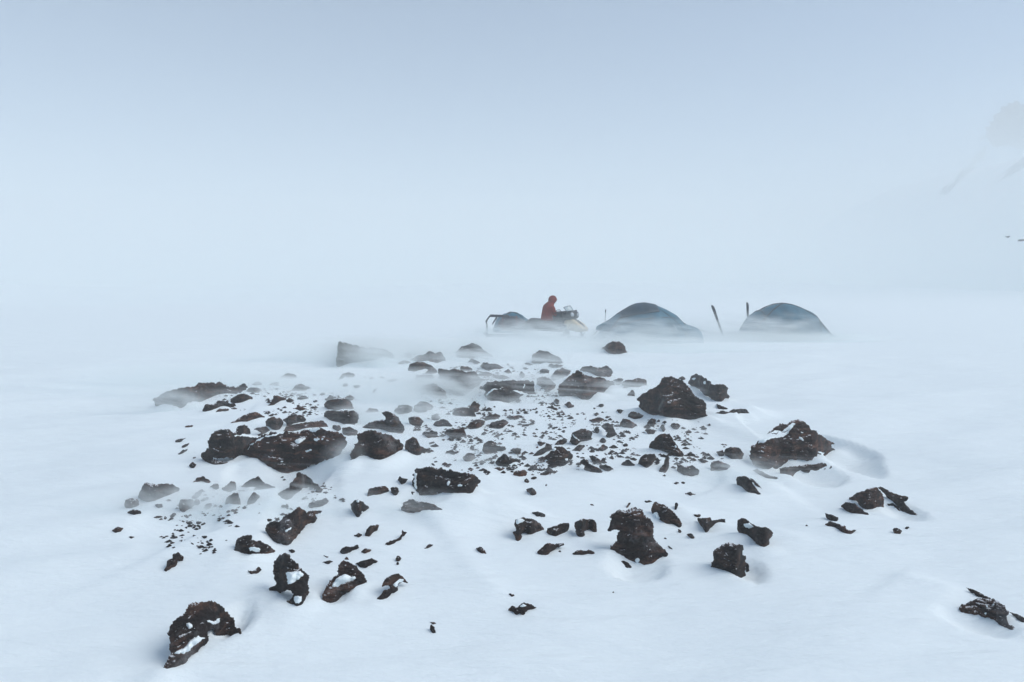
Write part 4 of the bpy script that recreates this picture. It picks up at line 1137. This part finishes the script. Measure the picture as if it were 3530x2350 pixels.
# hood: an open-fronted shell round the head
V = []; Fc = []
hc = Vector((.245, 0, zs + .715)); nu, nv = 18, 12
tilt = Matrix.Rotation(math.radians(38), 3, 'Y')
for i in range(nv + 1):
    a = math.pi * (1 - .73 * i / nv)                # from the back pole round to the face opening
    for j in range(nu):
        q = 2 * math.pi * j / nu
        rr = math.sin(a); p = Vector((math.cos(a) * .165, rr * math.cos(q) * .138, rr * math.sin(q) * .165))
        if p.z < 0: p.z *= 1.15
        V.append(hc + tilt @ p + Vector((0, 0, .0)))
for i in range(nv):
    for j in range(nu):
        Fc.append((i * nu + j, i * nu + (j + 1) % nu, (i + 1) * nu + (j + 1) % nu, (i + 1) * nu + j))
hd = MB().add(V, Fc).build('hood', JACKET, pe, True); hd.modifiers.new('Solid', 'SOLIDIFY').thickness = .015
for s in (-1, 1):
    skin('trouser_leg', [((.03, s * .10, zs + .08), .135), ((.44, s * .19, zs + .06), .105), ((.41, s * .245, .42), .08), ((.40, s * .255, .36), .078)], [(0, 1), (1, 2), (2, 3)], TROU, pe)
    skin('boot', [((.39, s * .255, .42), .075), ((.39, s * .26, .335), .066), ((.50, s * .275, .325), .055), ((.60, s * .29, .32), .045)], [(0, 1), (1, 2), (2, 3)], BOOT, pe)
    w = Vector((.36, s * .10, zs + (.14 if s > 0 else .16)))
    hj = [(w, .032), (w + Vector((.05, -s * .02, -.005)), .036), (w + Vector((.085, -s * .03, -.012)), .034)]; hb = [(0, 1), (1, 2)]
    for k in range(4):
        o = (k - 1.5) * .02; ln = (.055, .068, .063, .048)[k]
        st = w + Vector((.09, -s * .03, -.012 + o)); n0 = len(hj)
        hj += [(st, .011), (st + Vector((ln * .6, -s * .012, -.004)), .0105), (st + Vector((ln * .85, -s * .04, -.012)), .009)]
        hb += [(2, n0), (n0, n0 + 1), (n0 + 1, n0 + 2)]
    n0 = len(hj); hj += [(w + Vector((.05, -s * .02, .035)), .012), (w + Vector((.085, -s * .045, .05)), .011)]; hb += [(1, n0), (n0, n0 + 1)]
    skin('glove', hj, hb, BOOT, pe)
    ey = mesh_obj('eye', *(lambda m: (m.v, m.f))(MB().tube([(.337, s * .032, zs + .75), (.352, s * .033, zs + .746)], [.012, .008], 8)), HAIR, pe)
tag(pe, 'person in a red hooded jacket sitting hunched, head bowed to the right', 'person')

# ----------------------------------------------------------------- drifting snow and haze
def vol(name, dens, dens_node=None, aniso=0.0, col=(.955, .99, .99)):
    m = bpy.data.materials.new(name); m.use_nodes = True; nt = m.node_tree
    for n_ in list(nt.nodes): nt.nodes.remove(n_)
    out = N(nt, 'ShaderNodeOutputMaterial'); pv = N(nt, 'ShaderNodeVolumePrincipled')
    pv.inputs['Color'].default_value = (*col, 1); pv.inputs['Anisotropy'].default_value = aniso; pv.inputs['Density'].default_value = dens
    nt.links.new(pv.outputs[0], out.inputs['Volume'])
    return m, nt, pv

HAZE = .0062
hm_, nt, pv = vol('haze air', HAZE)
bx = MB().box((0, 0, 0), (2 * LIM + 60, 580, 60)); hz = bx.build('haze', hm_)
hz.location = (0, 225, 30 - 6)
tag(hz, 'pale snowy haze hanging over the whole camp', kind='stuff')

def puff(X, Y, Z, rx, ry, rz, dens, label, rot=0.0, scale=1.1, lo=.40, hi=.75, stretch=.6):
    m, nt, pv = vol('blown snow', 1.0, aniso=0.0)
    geo = N(nt, 'ShaderNodeNewGeometry'); tc = N(nt, 'ShaderNodeTexCoord')
    ln = N(nt, 'ShaderNodeVectorMath', operation='LENGTH'); nt.links.new(tc.outputs['Object'], ln.inputs[0])
    fall = N(nt, 'ShaderNodeMapRange', interpolation_type='SMOOTHSTEP'); fall.inputs['From Min'].default_value = 1.0; fall.inputs['From Max'].default_value = .15
    nt.links.new(ln.outputs['Value'], fall.inputs['Value'])
    mp = N(nt, 'ShaderNodeMapping'); mp.inputs['Rotation'].default_value = (0, .25, math.radians(-20)); mp.inputs['Scale'].default_value = (stretch, 1.0, 1.5)
    nt.links.new(tc.outputs['Object'], mp.inputs['Vector'])
    mp2 = N(nt, 'ShaderNodeVectorMath', operation='MULTIPLY'); mp2.inputs[1].default_value = (rx, ry, rz); nt.links.new(mp.outputs[0], mp2.inputs[0])
    off = N(nt, 'ShaderNodeVectorMath', operation='ADD'); off.inputs[1].default_value = (X * 1.3, Y * .7, 0); nt.links.new(mp2.outputs[0], off.inputs[0])
    no = N(nt, 'ShaderNodeTexNoise', Scale=scale, Detail=7.0, Roughness=.68, Distortion=.5); nt.links.new(off.outputs[0], no.inputs['Vector'])
    mr = N(nt, 'ShaderNodeMapRange', interpolation_type='SMOOTHSTEP'); mr.inputs['From Min'].default_value = lo; mr.inputs['From Max'].default_value = hi
    nt.links.new(no.outputs[0], mr.inputs['Value'])
    a = N(nt, 'ShaderNodeMath', operation='MULTIPLY'); nt.links.new(fall.outputs[0], a.inputs[0]); nt.links.new(mr.outputs[0], a.inputs[1])
    b_ = N(nt, 'ShaderNodeMath', operation='MULTIPLY'); b_.inputs[1].default_value = dens; nt.links.new(a.outputs[0], b_.inputs[0])
    nt.links.new(b_.outputs[0], pv.inputs['Density'])
    bm = bmesh.new(); bmesh.ops.create_icosphere(bm, subdivisions=3, radius=1.0)
    me = bpy.data.meshes.new('haze'); bm.to_mesh(me); bm.free(); me.materials.append(m)
    o = bpy.data.objects.new('haze', me); o.location = (X, Y, Z); o.scale = (rx, ry, rz); o.rotation_euler = (0, 0, rot); link(o)
    tag(o, label, kind='stuff')
    return o
def puff_at(c, x, y, rx, ry, rz, dens, label, dz=.1, **k):
    px, py = cpt(c, x, y); u, w = dirs(px, py); Y = float(hit(px, py)[0])
    return puff(float(u) * Y, Y, dz, rx, ry, rz, dens, label, **k)
puff(3.4, 22.2, .0, 5.5, .6, 1.25, 9.0, 'snow blowing low in front of the large tent', scale=2.1, stretch=1.0, lo=.42, hi=.64)
puff(.2, 23.6, .0, 3.8, .5, .95, 11.0, 'snow blowing low in front of the snowmobile and the cargo sled', scale=2.1, stretch=1.0, lo=.42, hi=.64)
puff(8.6, 24.3, .0, 5.0, .6, 1.2, 8.0, 'snow blowing low past the far right tent', scale=2.1, stretch=1.0, lo=.42, hi=.64)
puff(8.8, 24.0, .0, 6.0, .9, .45, 5.0, 'low snow drifting along the skirt of the far right tent', scale=1.6, lo=.2, hi=.55)
puff(1.5, 20.8, .0, 10.0, 1.0, .62, 6.0, 'snow streaming along the ground before the camp', scale=1.5, lo=.36, hi=.66)
puff(-3.0, 18.6, .0, 6.0, 1.3, .8, 6.0, 'snow smoke streaming over the back left of the rocks', scale=1.3, lo=.38, hi=.64, stretch=.35)
puff(.2, 16.6, .0, 4.2, .8, .62, 5.5, 'snow smoke curling over the back row of rocks', scale=1.7, lo=.44, hi=.66, stretch=.4)
puff(-1.0, 13.2, .0, 6.0, 2.6, .55, 4.4, 'thin ribbons of snow streaming through the rock field', scale=1.4, lo=.46, hi=.68, stretch=.3)
puff(0.2, 8.6, .0, 6.5, 2.6, .34, 2.4, 'thin ribbons of snow streaming over the near slope', scale=1.7, lo=.48, hi=.70, stretch=.3)
puff(-6.2, 14.0, .0, 5.0, 2.2, .6, 4.4, 'snow streaming past the left end of the rocks', scale=1.3, lo=.42, hi=.66, stretch=.3)
puff_at('A', 1950, 300, 1.9, .5, .75, 3.2, 'snow smoke veiling the pale boulder at the back left', scale=1.8, lo=.32, hi=.60)
puff_at('B', 350, 580, 1.9, .8, .6, 5.0, 'snow smoke between the wedge boulder and the stacked boulders', scale=2.2, lo=.42, hi=.64)
puff_at('A', 2250, 790, 1.4, .7, .5, 4.2, 'snow smoke beside the stacked boulders', scale=2.4, lo=.42, hi=.64)
puff_at('H', 700, 930, 1.4, .55, .24, 7.0, 'snow smoke in the hollow under the largest boulder', scale=3.2, lo=.38, hi=.64)
puff_at('E', 540, 320, .6, .3, .2, 6.0, 'snow smoke under the flat-topped black boulder', scale=4.0, lo=.4, hi=.66)
puff_at('A', 90, 700, 1.3, .5, .40, 3.6, 'snow smoke hiding the end of the long low boulder', scale=1.6, lo=.32, hi=.64, stretch=.5)
puff_at('C', 780, 830, .9, .35, .2, 4.0, 'snow smoke at the foot of the pointed boulder', scale=3.0, lo=.4, hi=.66)
puff_at('B', 730, 1150, 1.0, .4, .26, 4.5, 'snow smoke above the flat-topped black boulder', scale=3.0, lo=.42, hi=.66)
puff_at('A', 1840, 1100, .4, .4, .4, 5.0, 'snow smoke in the gap right of the largest boulder', scale=3.2, lo=.38, hi=.64)
puff_at('D', 380, 300, 1.0, .5, .26, 3.5, 'snow smoke blurring the far left grey rock', scale=2.2, lo=.4, hi=.66, stretch=.5)
puff(110, 105, 0, 85, 62, 44, .028, 'bank of blowing snow along the foot of the mountain', scale=.03, lo=.1, hi=.6)
puff(0, 190, 0, 260, 145, 21, .045, 'thick bank of blowing snow hiding the horizon behind the camp', scale=.02, lo=.1, hi=.6)

# ----------------------------------------------------------------- light, sky, camera
SUN_EL, SUN_AZ = math.radians(46), math.radians(92)      # azimuth from +Y, to the right of the view
sd = Vector((math.sin(SUN_AZ) * math.cos(SUN_EL), math.cos(SUN_AZ) * math.cos(SUN_EL), math.sin(SUN_EL)))
sl = bpy.data.lights.new('sun', 'SUN'); sl.energy = 1.5; sl.angle = math.radians(45); sl.color = (1, .965, .92)
so = bpy.data.objects.new('sun', sl); link(so); so.rotation_euler = sd.to_track_quat('Z', 'Y').to_euler(); so.location = (20, 10, 40)
w = bpy.data.worlds.new('World'); SC.world = w; w.use_nodes = True
nt = w.node_tree; bgd = nt.nodes['Background']
sky = nt.nodes.new('ShaderNodeTexSky'); sky.sky_type = 'NISHITA'; sky.sun_disc = False
sky.sun_elevation = SUN_EL; sky.sun_rotation = SUN_AZ; sky.altitude = 900; sky.air_density = 1.0; sky.dust_density = 1.0; sky.ozone_density = 2.0
nt.links.new(sky.outputs[0], bgd.inputs['Color']); bgd.inputs['Strength'].default_value = .055

cam = bpy.data.cameras.new('camera'); cam.lens = LENS; cam.sensor_width = 36; cam.clip_end = 4000; cam.clip_start = .05
co = bpy.data.objects.new('camera', cam); link(co); co.location = (0, 0, EYE); co.rotation_euler = (math.pi / 2 - PITCH, 0, 0)
SC.camera = co
SC.view_settings.view_transform = 'Standard'; SC.view_settings.look = 'None'; SC.view_settings.exposure = 1.03; SC.view_settings.gamma = 1
SC.view_settings.use_curve_mapping = False
cy = SC.cycles
cy.max_bounces = 10; cy.diffuse_bounces = 4; cy.volume_bounces = 6; cy.transparent_max_bounces = 12
cy.use_denoising = True
cy.volume_max_steps = 256
